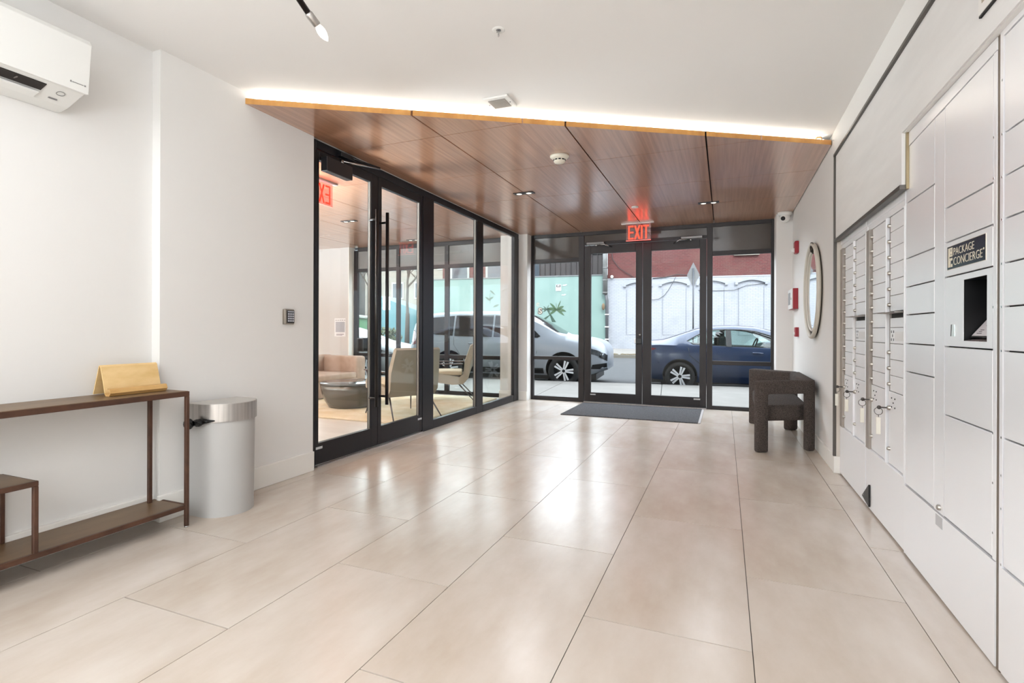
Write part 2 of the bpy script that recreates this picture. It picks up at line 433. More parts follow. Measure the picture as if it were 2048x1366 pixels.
def leaf_x(nm, label, y0, y1, gy0, gy1, ztop, gz0, gz1, handle_y, label_y):
    d = T(nm, label, 'door', (-3.13, (y0 + y1) / 2, 0), kind='structure')
    X0, X1 = -3.16, -3.115
    P('stile', B(X0, X1, y0, gy0, 0.02, ztop, bev=0.002, seg=1), BLACKM, d); P('stile', B(X0, X1, gy1, y1, 0.02, ztop, bev=0.002, seg=1), BLACKM, d)
    P('bottom_rail', B(X0, X1, gy0, gy1, 0.02, gz0, bev=0.002, seg=1), BLACKM, d); P('top_rail', B(X0, X1, gy0, gy1, gz1, ztop, bev=0.002, seg=1), BLACKM, d)
    P('pane', B(-3.142, -3.132, gy0 - 0.005, gy1 + 0.005, gz0 - 0.005, gz1 + 0.005), PANE, d)
    P('gasket', B(-3.146, -3.126, gy1 - 0.008, gy1, gz0, gz1), mat('grey_gasket', (128, 124, 118), 0.5), d)
    mb = MB().tube([(-3.04, handle_y, 0.41), (-3.04, handle_y, 2.275)], 0.0165, 12)
    h = P('pull_handle', mb, BLACKPL, d)
    for z in (0.49, 2.18):
        P('standoff', MB().tube([(-3.125, handle_y - 0.0, z), (-3.04, handle_y, z)], 0.011, 8), BLACKPL, h)
    P('door_label', B(-3.116, -3.113, label_y, label_y + 0.075, 0.145, 0.165), mat('label_grey', (196, 198, 200), 0.4), d)
    return d
d3 = leaf_x('door_3', 'near glass door leaf of the partition with a tall black pull bar', 3.352, 4.175, 3.385, 4.075, 2.625, 0.195, 2.545, 4.06, 3.355)
d4 = leaf_x('door_4', 'far glass door leaf of the partition next to the wide black post', 4.182, 4.98, 4.235, 4.93, 2.625, 0.195, 2.54, 4.222, 4.895)
P('lock_cylinder', MB().lathe([(0, 0.012), (0.016, 0.012), (0.018, 0)], frame((-3.115, 4.125, 1.0), (0, 1, 0), (0, 0, 1)), 12), BLACKPL, d3)
P('panic_latch', B(-3.24, -3.16, 4.02, 4.15, 0.93, 1.06, bev=0.01), BLACKPL, d3)
def closer_x():
    t = T('door_closer', 'black door closer with steel arm at top of the glass partition door', 'door closer', (-3.1, 3.6, 2.58))
    P('body', B(-3.115, -3.045, 3.40, 3.72, 2.455, 2.575, bev=0.006), mat('closer_dark', (44, 42, 44), 0.4, 0.4), t)
    P('arm', MB().tube([(-3.08, 3.62, 2.60), (-2.98, 4.02, 2.635)], 0.008, 6), CHROME, t)
    P('arm', MB().tube([(-2.98, 4.02, 2.645), (-3.09, 3.72, 2.668)], 0.008, 6), BLACKPL, t)
    P('bracket', B(-3.115, -3.07, 3.60, 3.80, 2.64, 2.68, bev=0.004), BLACKPL, t)
    P('pivot', MB().lathe([(0, 0), (0.016, 0), (0.016, 0.045), (0, 0.045)], Matrix.Translation((-3.08, 3.62, 2.565)), 10), CHROME, t)
closer_x()

# ------------------------------------------------------------------ entry storefront
FY0, FY1 = 8.08, 8.14
en1 = T('window_1', 'dark bronze storefront frame with glass around the entry doors', 'storefront', (-1.2, 8.1, 0), kind='structure')
def mem(nm, x0, x1, z0, z1, y0=FY0, y1=FY1, p=None):
    if nm in ('rail', 'sill', 'head_rail', 'door_head'): y0, y1 = y0 + 0.003, y1 - 0.003
    P(nm, B(x0, x1, y0, y1, z0, z1, bev=0.003, seg=1), BLACKM2, p or en1)
mem('jamb', -2.967, -2.922, 0, 2.702); mem('mullion', -2.16, -2.07, 0, 2.65); mem('mullion', -0.243, -0.165, 0, 2.65); mem('jamb', 0.597, 0.64, 0, 2.702)
mem('head_rail', -2.922, 0.597, 2.645, 2.702)
mem('sill', -2.922, -2.16, 0.0, 0.065); mem('sill', -0.165, 0.597, 0, 0.05)
mem('rail', -2.922, -2.16, 0.66, 0.715); mem('rail', -0.165, 0.597, 0.645, 0.703)
mem('rail', -2.922, -2.16, 2.235, 2.30); mem('rail', -0.165, 0.597, 2.23, 2.292)
mem('door_head', -2.07, -0.243, 2.49, 2.535)
for x0, x1, z0, z1 in ((-2.922, -2.16, 0.065, 0.66), (-2.922, -2.16, 0.715, 2.235), (-0.165, 0.597, 0.05, 0.645), (-0.165, 0.597, 0.703, 2.23)):
    P('pane', B(x0 - .004, x1 + .004, 8.106, 8.116, z0 - .004, z1 + .004), ENTRYPANE, en1)
for x0, x1, z0, z1 in ((-2.922, -2.16, 2.30, 2.645), (-0.165, 0.597, 2.292, 2.645), (-2.07, -0.243, 2.535, 2.645)):
    P('transom_pane', B(x0 - .004, x1 + .004, 8.1, 8.116, z0 - .004, z1 + .004), SPANDREL, en1)
P('threshold', B(-2.07, -0.243, 8.045, 8.15, 0.0, 0.014, bev=0.004), STEEL, en1)
def leaf_y(nm, label, x0, x1, g0, g1):
    d = T(nm, label, 'door', ((x0 + x1) / 2, 8.1, 0), kind='structure')
    Y0, Y1 = 8.086, 8.134
    def q(n, *b): P(n, B(*b, bev=0.002, seg=1), BLACKM2, d)
    q('stile', x0, g0, Y0, Y1, 0.018, 2.482); q('stile', g1, x1, Y0, Y1, 0.018, 2.482)
    q('bottom_rail', g0, g1, Y0, Y1, 0.018, 0.16); q('top_rail', g0, g1, Y0, Y1, 2.35, 2.482)
    P('pane', B(g0 - .004, g1 + .004, 8.106, 8.116, 0.155, 2.355), ENTRYPANE, d)
    return d
d1 = leaf_y('door_1', 'left leaf of the glass entry doors with the lock box', -2.064, -1.166, -1.963, -1.262)
d2 = leaf_y('door_2', 'right leaf of the glass entry doors, the blue car behind it', -1.158, -0.248, -1.03, -0.34)
lm = mat('label_grey', (196, 198, 200), 0.4)
P('door_label', B(-1.965, -1.88, 8.083, 8.087, 0.12, 0.14), lm, d1); P('door_label', B(-0.42, -0.33, 8.083, 8.087, 0.125, 0.145), lm, d2)
lk = P('lock_box', B(-1.255, -1.165, 8.04, 8.087, 0.935, 1.03, bev=0.008), BLACKPL, d1)
P('latch_lever', B(-1.275, -1.25, 8.03, 8.075, 0.945, 1.02, bev=0.004), CHROME, lk)
P('cylinder', MB().lathe([(0, 0.01), (0.014, 0.01), (0.016, 0)], frame((-1.20, 8.086, 1.075), (1, 0, 0), (0, 0, 1)), 12), CHROME, d1)
def closer_y(label, xa, xb, s):
    t = T('door_closer', label, 'door closer', ((xa + xb) / 2, 8.06, 2.48))
    P('body', B(min(xa, xb), max(xa, xb), 8.02, 8.085, 2.485, 2.525, bev=0.008), mat('closer_grey', (120, 118, 118), 0.35, 0.7), t)
    xm = xa + (xb - xa) * 0.55
    P('arm', MB().tube([(xm, 8.04, 2.48), (xm + s * 0.16, 7.93, 2.462)], 0.008, 6), CHROME, t)
    P('arm', MB().tube([(xm + s * 0.16, 7.93, 2.455), (xm + s * 0.24, 8.07, 2.44)], 0.008, 6), CHROME, t)
    P('pivot', MB().lathe([(0, 0), (0.014, 0), (0.014, 0.03), (0, 0.03)], Matrix.Translation((xm, 8.04, 2.46)), 10), CHROME, t)
closer_y('grey door closer at top of the left entry door', -2.02, -1.74, 1)
closer_y('grey door closer at top of the right entry door', -0.30, -0.60, -1)

# lounge street window
lw_ = T('window_3', 'dark framed street window of the lounge', 'window', (-5, 8.1, 0), kind='structure')
mem('jamb', -6.585, -6.5, 0, 2.65, p=lw_); mem('mullion', -4.60, -4.52, 0, 2.65, p=lw_); mem('mullion', -5.62, -5.55, 0, 2.65, p=lw_); mem('jamb', -3.52, -3.44, 0, 2.65, p=lw_)
mem('sill', -6.5, -3.52, 0, 0.065, p=lw_); mem('rail', -6.5, -3.52, 0.635, 0.70, p=lw_); mem('rail', -6.5, -3.52, 2.235, 2.30, p=lw_); mem('head_rail', -6.5, -3.52, 2.63, 2.702, p=lw_)
for x0, x1 in ((-6.5, -5.62), (-5.55, -4.60), (-4.52, -3.52)):
    for z0, z1 in ((0.065, 0.635), (0.70, 2.235)): P('pane', B(x0 - .004, x1 + .004, 8.106, 8.116, z0 - .004, z1 + .004), PANE, lw_)
    P('transom_pane', B(x0 - .004, x1 + .004, 8.1, 8.116, 2.30, 2.63), mat('spandrel_reflection', (112, 110, 108), 0.15), lw_)  # lighter grey puts the reflected ceiling into the spandrel colour
l4 = T('window_4', 'dark framed lounge window left of the column', 'window', (-8.3, 8.1, 0), kind='structure')
mem('jamb', -7.46, -7.4, 0, 2.65, p=l4); mem('jamb', -9.2, -9.14, 0, 2.65, p=l4); mem('sill', -9.14, -7.46, 0, 0.065, p=l4); mem('rail', -9.14, -7.46, 0.635, 0.70, p=l4); mem('head_rail', -9.14, -7.46, 2.24, 2.702, p=l4)
for z0, z1 in ((0.065, 0.635), (0.70, 2.24)): P('pane', B(-9.14, -7.46, 8.106, 8.116, z0, z1), PANE, l4)

# ------------------------------------------------------------------ mailboxes
ROW = [1.783 - 0.0893 * k for k in range(12)]
MX = 0.866
LOCKM = mat('nickel_lock', (178, 174, 168), 0.3, 0.9)
KEYM = mat('key_steel', (84, 80, 78), 0.35, 0.9)
DULLTAN = mat('lock_rail_bronze', (138, 130, 124), 0.5, 0.4)
def lock_me(y, z, r=0.0115):
    mb = MB(); mb.lathe([(0, 0.017), (r * 0.55, 0.017), (r * 0.9, 0.013), (r, 0.0)], frame((MX + 0.002, y, z), (0, -1, 0), (0, 0, 1)), 12)
    mb.box(MX - 0.0162, MX - 0.0145, y - 0.001, y + 0.001, z - 0.006, z + 0.006)
    return mb.mesh('lock', LOCKM)
def bank(label, ya, yb, cols):
    t = T('mailbox_bank', label, 'mailboxes', (MX + 0.1, (ya + yb) / 2, 0))
    P('cabinet', B(MX + 0.014, 1.28, yb, ya, 0.012, 1.862), DARKGAP, t)
    P('header', B(MX - 0.012, MX + 0.02, yb, ya, 1.822, 1.86, bev=0.003), SILVER2, t)
    P('header', B(MX - 0.002, MX + 0.02, yb, ya, 1.787, 1.822, bev=0.003), SILVER2, t)
    P('base_panel', B(MX - 0.012, MX + 0.02, yb + 0.002, ya - 0.002, 0.012, 0.385, bev=0.002), SILVER2, t)
    P('side_frame', B(MX - 0.014, MX + 0.02, cols[0][0], ya - 0.002, 0.385, 1.787, bev=0.002), TANMETAL, t)
    for ci, (a, b, out) in enumerate(cols):
        P('divider', B(MX - 0.01, MX + 0.02, b - 0.014, b, 0.385, 1.787, bev=0.002), SILVER2, t)
        P('lock_rail', B(MX + 0.004, MX + 0.02, a - 0.036, a, ROW[11], 1.787), DULLTAN, t)
        door = B(MX, MX + 0.014, b + 0.001, a - 0.030, -0.0893 + 0.0022, -0.0012, bev=0.0016, seg=1).mesh('door', SILVER2)
        lk = lock_me(a - 0.030, -0.05)
        for k in range(11):
            if out and k in (6, 7): continue
            d = P('door', door, None, t, loc=(0, 0, ROW[k]))
            l = P('lock', lk, None, d, local=True)
        if out:
            P('slot_hood', MB().prism([(MX + 0.01, ROW[6] - 0.002), (MX - 0.05, ROW[6] - 0.006), (MX - 0.052, ROW[6] - 0.010), (MX + 0.01, ROW[6] - 0.012)], 'y', b - 0.01, a + 0.02), mat('hood_metal', (150, 146, 142), 0.35, 0.7), t)
            P('mail_slot', B(MX + 0.006, MX + 0.016, b + 0.002, a - 0.036, ROW[6] - 0.036, ROW[6] - 0.012), DARKGAP, t)
            P('slot_plate', B(MX, MX + 0.014, b + 0.001, a - 0.030, ROW[7] + 0.002, ROW[6] - 0.036, bev=0.002), SILVER2, t)
            pl = P('service_plate', B(MX, MX + 0.014, b + 0.001, a - 0.030, ROW[8] + 0.002, ROW[7] - 0.001, bev=0.002), SILVER2, t)
            zc = ROW[7] - 0.045
            for dy, dz in ((-.02, -.022), (.02, -.022), (-.02, .022), (.02, .022), (0, 0)):
                P('port', B(MX - 0.001, MX + 0.002, a - 0.075 + dy - .004, a - 0.075 + dy + .004, zc + dz - .007, zc + dz + .007), DARKGAP, pl)
            P('sticker', B(MX - 0.0012, MX + 0.001, b + 0.02, a - 0.12, zc - 0.028, zc + 0.022), mat('sticker_white', (226, 226, 226), 0.5), pl)
        pd = P('parcel_door', B(MX, MX + 0.014, b + 0.001, a - 0.004, 0.39, ROW[11] - 0.002, bev=0.002), SILVER2, t)
        P('lock', lock_me(a - 0.03, 0.705, 0.014), None, pd); P('lock', lock_me(a - 0.03, 0.475, 0.011), None, pd)
        for dy, dz in ((-.03, -.025), (.03, -.025), (-.03, .025), (.03, .025), (0, 0)):
            P('port', MB().lathe([(0, 0.003), (0.0045, 0.003), (0.0045, -0.002)], frame((MX, a - 0.095 + dy, 0.74 + dz), (0, -1, 0), (0, 0, 1)), 6), DARKGAP, pd)
    return t
bank('far mailbox bank of small metal doors next to the beige jamb', 4.835, 4.028, [(4.746, 4.412, False), (4.395, 4.055, True)])
bank('near mailbox bank of small metal doors beside the parcel lockers', 4.012, 3.215, [(3.938, 3.592, False), (3.560, 3.262, True)])
def keys(label, y, z, drop):
    t = T('key_ring', label, 'keys', (MX - 0.03, y, z), group=None)
    P('key', MB().box(MX - 0.045, MX - 0.012, y - 0.001, y + 0.001, z - 0.004, z + 0.004).lathe([(0, -.0012), (.011, -.0012), (.011, .0012), (0, .0012)], frame((MX - 0.052, y, z), (1, 0, 0), (0, 0, 1)), 12), KEYM, t)
    P('ring', MB().tube([(MX - 0.055 + 0.020 * math.sin(2 * PI * k / 16), y + 0.004 * math.cos(2 * PI * k / 16), z - 0.022 + 0.02 * math.cos(2 * PI * k / 16)) for k in range(16)], 0.0018, 6, closed=True), KEYM, t)
    P('chain', MB().tube([(MX - 0.055, y, z - 0.042), (MX - 0.053, y + 0.003, z - 0.05), (MX - 0.055, y, z - 0.058)], 0.0018, 5), KEYM, t)
    P('tag', B(MX - 0.066, MX - 0.044, y - 0.003, y + 0.003, z - 0.058 - drop, z - 0.056, bev=0.002), mat('tag_paper', (222, 218, 206), 0.5), t)
keys('keys with cream tag hanging in the leftmost large parcel door', 4.716, 0.705, 0.09)
keys('keys with pale tag in the second large parcel door from the jamb', 4.365, 0.705, 0.085)
keys('keys with cream tag in the third large parcel door, by the dark gap', 3.908, 0.705, 0.09)
keys('keys with pale tag in the large parcel door nearest the lockers', 3.53, 0.705, 0.095)
tf = P('corner_guard', MB().prism([(3.888, 0.17), (4.06, 0.055), (3.888, 0.03)], 'x', 0.842, 0.852), BLACKPL)
props(tf, 'small black triangular flap at the foot of the mailbox seam', 'flap')
P('screw', MB().lathe([(0, 0.003), (0.006, 0.002), (0.006, 0)], frame((0.842, 4.02, 0.072), (0, -1, 0), (0, 0, 1)), 8), CHROME, tf)

# ------------------------------------------------------------------ parcel lockers
KX = 0.85
def locker_door(t, ya, yb, z0, z1, nm='door', m=None):
    return P(nm, B(KX, KX + 0.016, yb + 0.0022, ya - 0.0022, z0 + 0.0028, z1 - 0.0028, bev=0.0015, seg=1), m or SILVER, t)
def lockers(label, ya, yb, top):
    t = T('parcel_locker', label, 'lockers', (KX + 0.2, (ya + yb) / 2, 0))
    return t
tA = lockers('silver parcel locker bank with the dark name plate and screen niche', 3.203, 2.243, 2.09)
mb = MB(); zN0, zN1, yN0, yN1 = 1.101, 1.336, 2.316, 2.514
mb.box(KX + 0.017, 1.28, yN1 + 0.01, 3.203, 0.015, 2.13); mb.box(KX + 0.017, 1.28, 2.243, yN0 - 0.01, 0.015, 2.13)
mb.box(KX + 0.017, 1.28, yN0 - 0.01, yN1 + 0.01, 0.015, zN0 - 0.01); mb.box(KX + 0.017, 1.28, yN0 - 0.01, yN1 + 0.01, zN1 + 0.01, 2.13)
P('cabinet', mb, DARKGAP, tA)
P('top_panel', MB().prism([(3.203, 2.062), (2.243, 2.088), (2.243, 2.13), (3.203, 2.13)], 'x', KX - 0.002, KX + 0.018), SILVER, tA)
P('side_panel', B(KX - 0.002, KX + 0.02, 3.2035, 3.2105, 0.01, 2.13), SILVER, tA)
DT = lambda y: 2.062 + (3.203 - y) / 0.96 * 0.026
for z0, z1 in ((1.504, 1.784), (1.36, 1.504), (1.22, 1.36), (1.076, 1.22), (0.935, 1.076), (0.364, 0.935)): locker_door(tA, 3.200, 2.810, z0, z1)
P('door', MB().prism([(3.198, 1.787), (2.812, 1.787), (2.812, DT(2.812) - .004), (3.198, DT(3.198) - .004)], 'x', KX, KX + 0.016), SILVER, tA)
P('filler_strip', B(KX, KX + 0.018, 2.698, 2.806, 0.364, DT(2.81) - .004), SILVER, tA)
for z0, z1 in ((1.505, 1.648), (0.791, 1.075), (0.364, 0.791)): locker_door(tA, 2.696, 2.272, z0, z1)
P('door', MB().prism([(2.694, 1.651), (2.274, 1.651), (2.274, DT(2.274) - .004), (2.694, DT(2.694) - .004)], 'x', KX, KX + 0.016), SILVER, tA)
locker_door(tA, 2.696, 2.272, 1.361, 1.505, 'sign_panel')
mb = MB()
for y0, y1, z0, z1 in ((yN1, 2.694, 1.078, 1.358), (2.274, yN0, 1.078, 1.358), (yN0, yN1, 1.078, zN0), (yN0, yN1, zN1, 1.358)): mb.box(KX, KX + 0.003, y0, y1, z0, z1)
sp = P('screen_panel', mb, SILVER, tA)
mb = MB(); nd = KX + 0.17
mb.box(nd, nd + 0.01, yN0 - .008, yN1 + .008, zN0 - .008, zN1 + .008); mb.box(KX + .0032, nd, yN1, yN1 + .008, zN0 - .008, zN1 + .008); mb.box(KX + .0032, nd, yN0 - .008, yN0, zN0 - .008, zN1 + .008)
mb.box(KX + .0032, nd, yN0, yN1, zN1, zN1 + .008)
P('niche', mb, mat('niche_black', (9, 9, 11), 0.4), sp)
P('niche_shelf', MB().prism([(KX + .0035, zN0 - .008), (nd, zN0 - .008), (nd, zN0 + .035), (KX + .0035, zN0 + .001)], 'y', yN0, yN1), mat('speckled_shelf', (150, 136, 136), 0.6, var=((36, 32, 34), (260, 260, 260), 2, 0.4, 0.6)), sp)
P('screen', MB().prism([(KX + 0.10, zN0 + 0.07), (KX + 0.165, zN1 - 0.01), (KX + 0.168, zN1 - 0.01), (KX + 0.105, zN0 + 0.07)], 'y', yN0, yN1), mat('screen_black', (6, 7, 9), 0.12), sp)
pp = P('notice_card', MB().prism([(KX + 0.02, zN0 + 0.014), (KX + 0.098, zN0 + 0.118), (KX + 0.101, zN0 + 0.118), (KX + 0.023, zN0 + 0.014)], 'y', yN0 + 0.004, 2.506), mat('dark_card_frame', (24, 23, 25), 0.4), sp)
tilt = Vector((0.078, 0, 0.104)).normalized()
cm = frame((KX + 0.02, 2.498, zN0 + 0.016), (0, -1, 0), tilt)
P('paper', MB().box(0.0, 0.155, 0.004, 0.108, 0.0006, 0.0016, M=cm), mat('paper_lilac', (205, 200, 204), 0.5), sp)
P('print', MB().box(0.045, 0.075, 0.086, 0.096, 0.0018, 0.0022, M=cm).box(0.035, 0.105, 0.064, 0.069, 0.0018, 0.0022, M=cm).box(0.045, 0.095, 0.05, 0.054, 0.0018, 0.0022, M=cm).box(0.03, 0.06, 0.03, 0.033, 0.0018, 0.0022, M=cm).box(0.03, 0.055, 0.022, 0.025, 0.0018, 0.0022, M=cm).box(0.025, 0.065, 0.014, 0.017, 0.0018, 0.0022, M=cm), mat('print_grey', (96, 92, 98), 0.6), sp)
P('card_slot', MB().prism([(2.618, 1.118), (2.586, 1.118), (2.59, 1.164), (2.612, 1.166)], 'x', KX - 0.003, KX + .002), mat('slot_pale', (214, 226, 228), 0.3), sp)
P('slot_edge', MB().prism([(2.621, 1.118), (2.617, 1.118), (2.611, 1.166), (2.616, 1.164)], 'x', KX - 0.004, KX + .002), DARKGAP, sp)
P('base_panel', MB().prism([(3.2, 0.016), (2.246, 0.0055), (2.246, 0.358), (3.2, 0.358)], 'x', KX - 0.003, KX + 0.018), SILVER, tA)
P('edge_frame', B(KX - 0.001, KX + 0.018, 2.245, 2.268, 0.362, 2.086), SILVER, tA)
clip_me = B(KX - 0.002, KX, 2.263, 2.269, -.0035, .0035).mesh('clip', CHROME)
for z in (0.45, 0.62, 0.79, 1.22, 1.5, 1.66, 1.8): P('clip', clip_me, None, tA, loc=(0, 0, z))
P('lock', MB().lathe([(0, 0.012), (.009, 0.012), (.012, 0.008), (.012, 0)], frame((KX, 2.738, 0.388), (0, -1, 0), (0, 0, 1)), 14), LOCKM, tA)
P('worn_sticker', B(KX - 0.0042, KX, 2.70, 2.775, 0.305, 0.352), mat('sticker_grey', (196, 197, 200), 0.6), tA)
# name plate
np_ = P('name_plate', MB().prism([(2.664, 1.388), (2.322, 1.388), (2.322, 1.484), (2.664, 1.484)], 'x', KX - 0.0014, KX + 0.001), mat('plate_cream', (214, 206, 190), 0.3), tA)
P('plate_field', MB().prism([(2.6622, 1.3898), (2.3238, 1.3898), (2.3238, 1.4822), (2.6622, 1.4822)], 'x', KX - 0.0018, KX - 0.001), mat('plate_navy', (24, 26, 42), 0.18), np_)
CRM = mat('plate_letters', (222, 212, 190), 0.35)
def fit(o, wd, ht, M):
    xs = [v.co.x for v in o.data.vertices]; ys = [v.co.y for v in o.data.vertices]
    a, b, c, d = min(xs), max(xs), min(ys), max(ys)
    for v in o.data.vertices: v.co = M @ Vector(((v.co.x - a) / (b - a) * wd, (v.co.y - c) / (d - c) * ht, v.co.z))
o = text('PACKAGE', 1, Matrix(), CRM, 'lettering', np_, 0.0004, bold=-0.012, label='cream lettering PACKAGE CONCIERGE'); fit(o, 0.185, 0.029, frame((KX - 0.0021, 2.598, 1.442), (0, -1, 0), (0, 0, 1)))
o = text('CONCIERGE', 1, Matrix(), CRM, 'lettering', np_, 0.0004, bold=-0.012); fit(o, 0.252, 0.031, frame((KX - 0.0021, 2.598, 1.402), (0, -1, 0), (0, 0, 1)))
o = text('®', 1, Matrix(), CRM, 'lettering', np_, 0.0004); fit(o, 0.008, 0.008, frame((KX - 0.0021, 2.340, 1.428), (0, -1, 0), (0, 0, 1)))
mb = MB(); fr = frame((KX - 0.0021, 2.652, 1.398), (0, -1, 0), (0, 0, 1))
mb.box(0, .012, 0, .078, -.0006, .0006, M=fr); mb.box(.015, .042, .042, .048, -.0006, .0006, M=fr); mb.box(.015, .042, .072, .078, -.0006, .0006, M=fr)
mb.box(.015, .024, .048, .072, -.0006, .0006, M=fr); mb.box(.033, .042, .048, .072, -.0006, .0006, M=fr); mb.box(.024, .033, .054, .062, -.0006, .0006, M=fr)
mb.box(.015, .042, .026, .036, -.0006, .0006, M=fr); mb.box(.015, .024, 0, .026, -.0006, .0006, M=fr); mb.box(.03, .042, 0, .012, -.0006, .0006, M=fr)
P('emblem', mb, CRM, np_)
tC = T('parcel_locker', 'silver parcel locker bank at the near end, right of the brown gap', 'lockers', (KX + 0.2, 1.7, 0))
P('cabinet', B(KX + 0.017, 1.28, 1.0, 2.228, 0.015, 2.13), DARKGAP, tC)
P('edge_frame', B(KX - 0.001, KX + 0.018, 2.202, 2.2225, 0.01, 2.135), SILVER, tC)
for z in (0.365, 0.55, 0.66, 0.786, 1.073, 1.219, 1.362, 1.508, 1.649, 1.791, 1.97): P('clip', clip_me, None, tC, loc=(0, -0.058, z))
zs = [0.362, 0.786, 1.073, 1.219, 1.362, 1.508, 1.649, 1.791, 2.112]
for a_, b_ in zip(zs, zs[1:]):
    for ya, yb in ((2.198, 1.80), (1.79, 1.39)): locker_door(tC, ya, yb, a_, b_)
P('top_panel', B(KX - .002, KX + .018, 1.0, 2.2, 2.113, 2.134), SILVER, tC)
P('base_panel', B(KX - .003, KX + .018, 1.0, 2.2, 0.01, 0.358), SILVER, tC)
g = P('trim_3', B(KX + 0.001, KX + 0.03, 2.2235, 2.2445, 0.0, 2.15), mat('gap_bronze', (112, 98, 84), 0.4, 0.5))
props(g, 'brown vertical filler in the gap between the two parcel locker banks', 'trim', kind='structure')
vt = T('wall_vent', 'small white framed box on the grey wall covering at the top edge', 'vent', (0.815, 2.17, 2.34))
P('frame', B(0.812, 0.823, 2.05, 2.285, 2.23, 2.45, bev=0.002), mat('vent_cream', (222, 219, 215), 0.5), vt)
P('shadow_strip', B(0.814, 0.8225, 2.05, 2.285, 2.223, 2.23), DARKGAP, vt)  # dark strip painted as the shadow below the frame
P('slot', B(0.8105, 0.8125, 2.08, 2.256, 2.262, 2.42), mat('vent_tan', (170, 158, 140), 0.6), vt)

# ------------------------------------------------------------------ right wall devices and mirror
t = T('wall_mirror', 'large oval mirror with a white double-ring frame on the right wall', 'mirror', (0.82, 5.90, 1.535))
MY, MZ, MA, MBZ = 5.90, 1.537, 0.43, 0.455
def ell(x, a, b, n=56): return [(x, MY + a * math.cos(2 * PI * k / n), MZ + b * math.sin(2 * PI * k / n)) for k in range(n)]
FRM = mat('mirror_frame_paint', (206, 201, 190), 0.5, bump=(90, 0.2, 0.004))
P('outer_ring', MB().tube(ell(0.797, MA, MBZ), 0.020, 10, closed=True), FRM, t)
P('inner_ring', MB().tube(ell(0.802, MA - 0.058, MBZ - 0.062), 0.011, 10, closed=True), FRM, t)
P('backing', MB().prism([(p[1], p[2]) for p in ell(0, MA - 0.01, MBZ - 0.01)], 'x', 0.813, 0.829), mat('frame_shadow_tone', (74, 66, 56), 0.7), t)  # dark backing colour stands for the shadow between the two rings
P('mirror_glass', MB().prism([(p[1], p[2]) for p in ell(0, MA - 0.055, MBZ - 0.06)], 'x', 0.806, 0.812), mat('mirror_silver', (236, 240, 240), 0.02, 1.0), t)
mb = MB()
for k in range(4):
    a0 = PI / 2 + 0.05 + k * 0.10
    mb.tube([(0.790, MY + (MA + .02) * math.cos(a0), MZ + (MBZ + .02) * math.sin(a0)), (0.782, MY + (MA - .03) * math.cos(a0 + .03), MZ + (MBZ - .03) * math.sin(a0 + .03)), (0.79, MY + (MA - .075) * math.cos(a0 + .05), MZ + (MBZ - .075) * math.sin(a0 + .05))], 0.007, 6)
P('rope_wrap', mb, mat('dark_rope', (44, 38, 32), 0.8), t)
t = T('fire_strobe', 'red fire alarm strobe with a white lens high on the right wall', 'fire alarm', (0.82, 7.2, 2.16))
P('housing', B(0.785, 0.832, 7.14, 7.27, 2.085, 2.235, bev=0.012), RED, t); P('strobe_lens', B(0.755, 0.79, 7.165, 7.245, 2.10, 2.15, bev=0.008), WHITEPL, t)
t = T('fire_alarm_annunciator', 'red fire annunciator box with a white display face by the pier', 'fire alarm panel', (0.8, 7.35, 1.53))
P('housing', B(0.772, 0.832, 7.2, 7.62, 1.41, 1.665, bev=0.006), RED, t)
fp = P('face_plate', B(0.760, 0.774, 7.205, 7.615, 1.415, 1.66, bev=0.004), mat('face_white', (222, 222, 220), 0.35), t)
P('display', B(0.757, 0.762, 7.36, 7.56, 1.47, 1.62), mat('display_grey', (120, 122, 128), 0.3), fp)
P('key_switch', MB().lathe([(0, .006), (.012, .006), (.012, 0)], frame((0.76, 7.27, 1.54), (0, -1, 0), (0, 0, 1)), 10), CHROME, fp)
t = T('pull_station', 'small red fire alarm pull station under the annunciator', 'fire alarm', (0.81, 7.2, 1.12))
P('housing', B(0.79, 0.832, 7.13, 7.25, 1.07, 1.185, bev=0.006), RED, t); P('pull_lever', B(0.778, 0.792, 7.15, 7.23, 1.095, 1.125, bev=0.004), WHITEPL, t)
t = T('security_camera', 'white dome security camera under the soffit at the pier', 'security camera', (0.728, 7.72, 2.66))
P('base', MB().lathe([(0, 0), (.085, 0), (.085, -.03), (.07, -.045), (0, -.045)], Matrix.Translation((0.728, 7.69, 2.70)), 24), WHITEPL, t)
cb = P('turret', MB().ball((0.728, 7.68, 2.625), 0.062), WHITEPL, t)
dirc = Vector((-0.45, -0.8, -0.25)).normalized()
P('lens', MB().lathe([(0, .018), (.02, .018), (.028, .006), (.03, -.01)], frame(Vector((0.728, 7.68, 2.625)) + dirc * 0.052, dirc.orthogonal(), dirc.cross(dirc.orthogonal())), 16), BLACKPL, cb)

# ------------------------------------------------------------------ armchair
BOUC = mat('charcoal_boucle', (106, 96, 91), 0.95, 0, 0.2, var=((50, 45, 43), (150, 150, 150), 3, 0.3, 0.65), bump=(170, 1.0, 0.012))
t = T('armchair', 'wide charcoal boucle armchair with open blocky arms against the right wall', 'armchair', (0.55, 6.2, 0))
H = 0.672
def ushape(a, b, th, wf, wr_, tb):
    A, Bv = Vector(a), Vector(b); L = (Bv - A).length; d = (Bv - A) / L; n = Vector((-d.y, d.x)) * th
    M = Matrix(((d.x, n.x / abs(th), 0, A.x), (d.y, n.y / abs(th), 0, A.y), (0, 0, 1, 0), (0, 0, 0, 1)))
    pts = [(0, 0), (0, H), (L, H), (L, 0), (L - wr_, 0), (L - wr_, H - tb), (wf, H - tb), (wf, 0)]
    return MB().prism(pts, 'y', 0, abs(th), bev=0.022, seg=3, M=M)
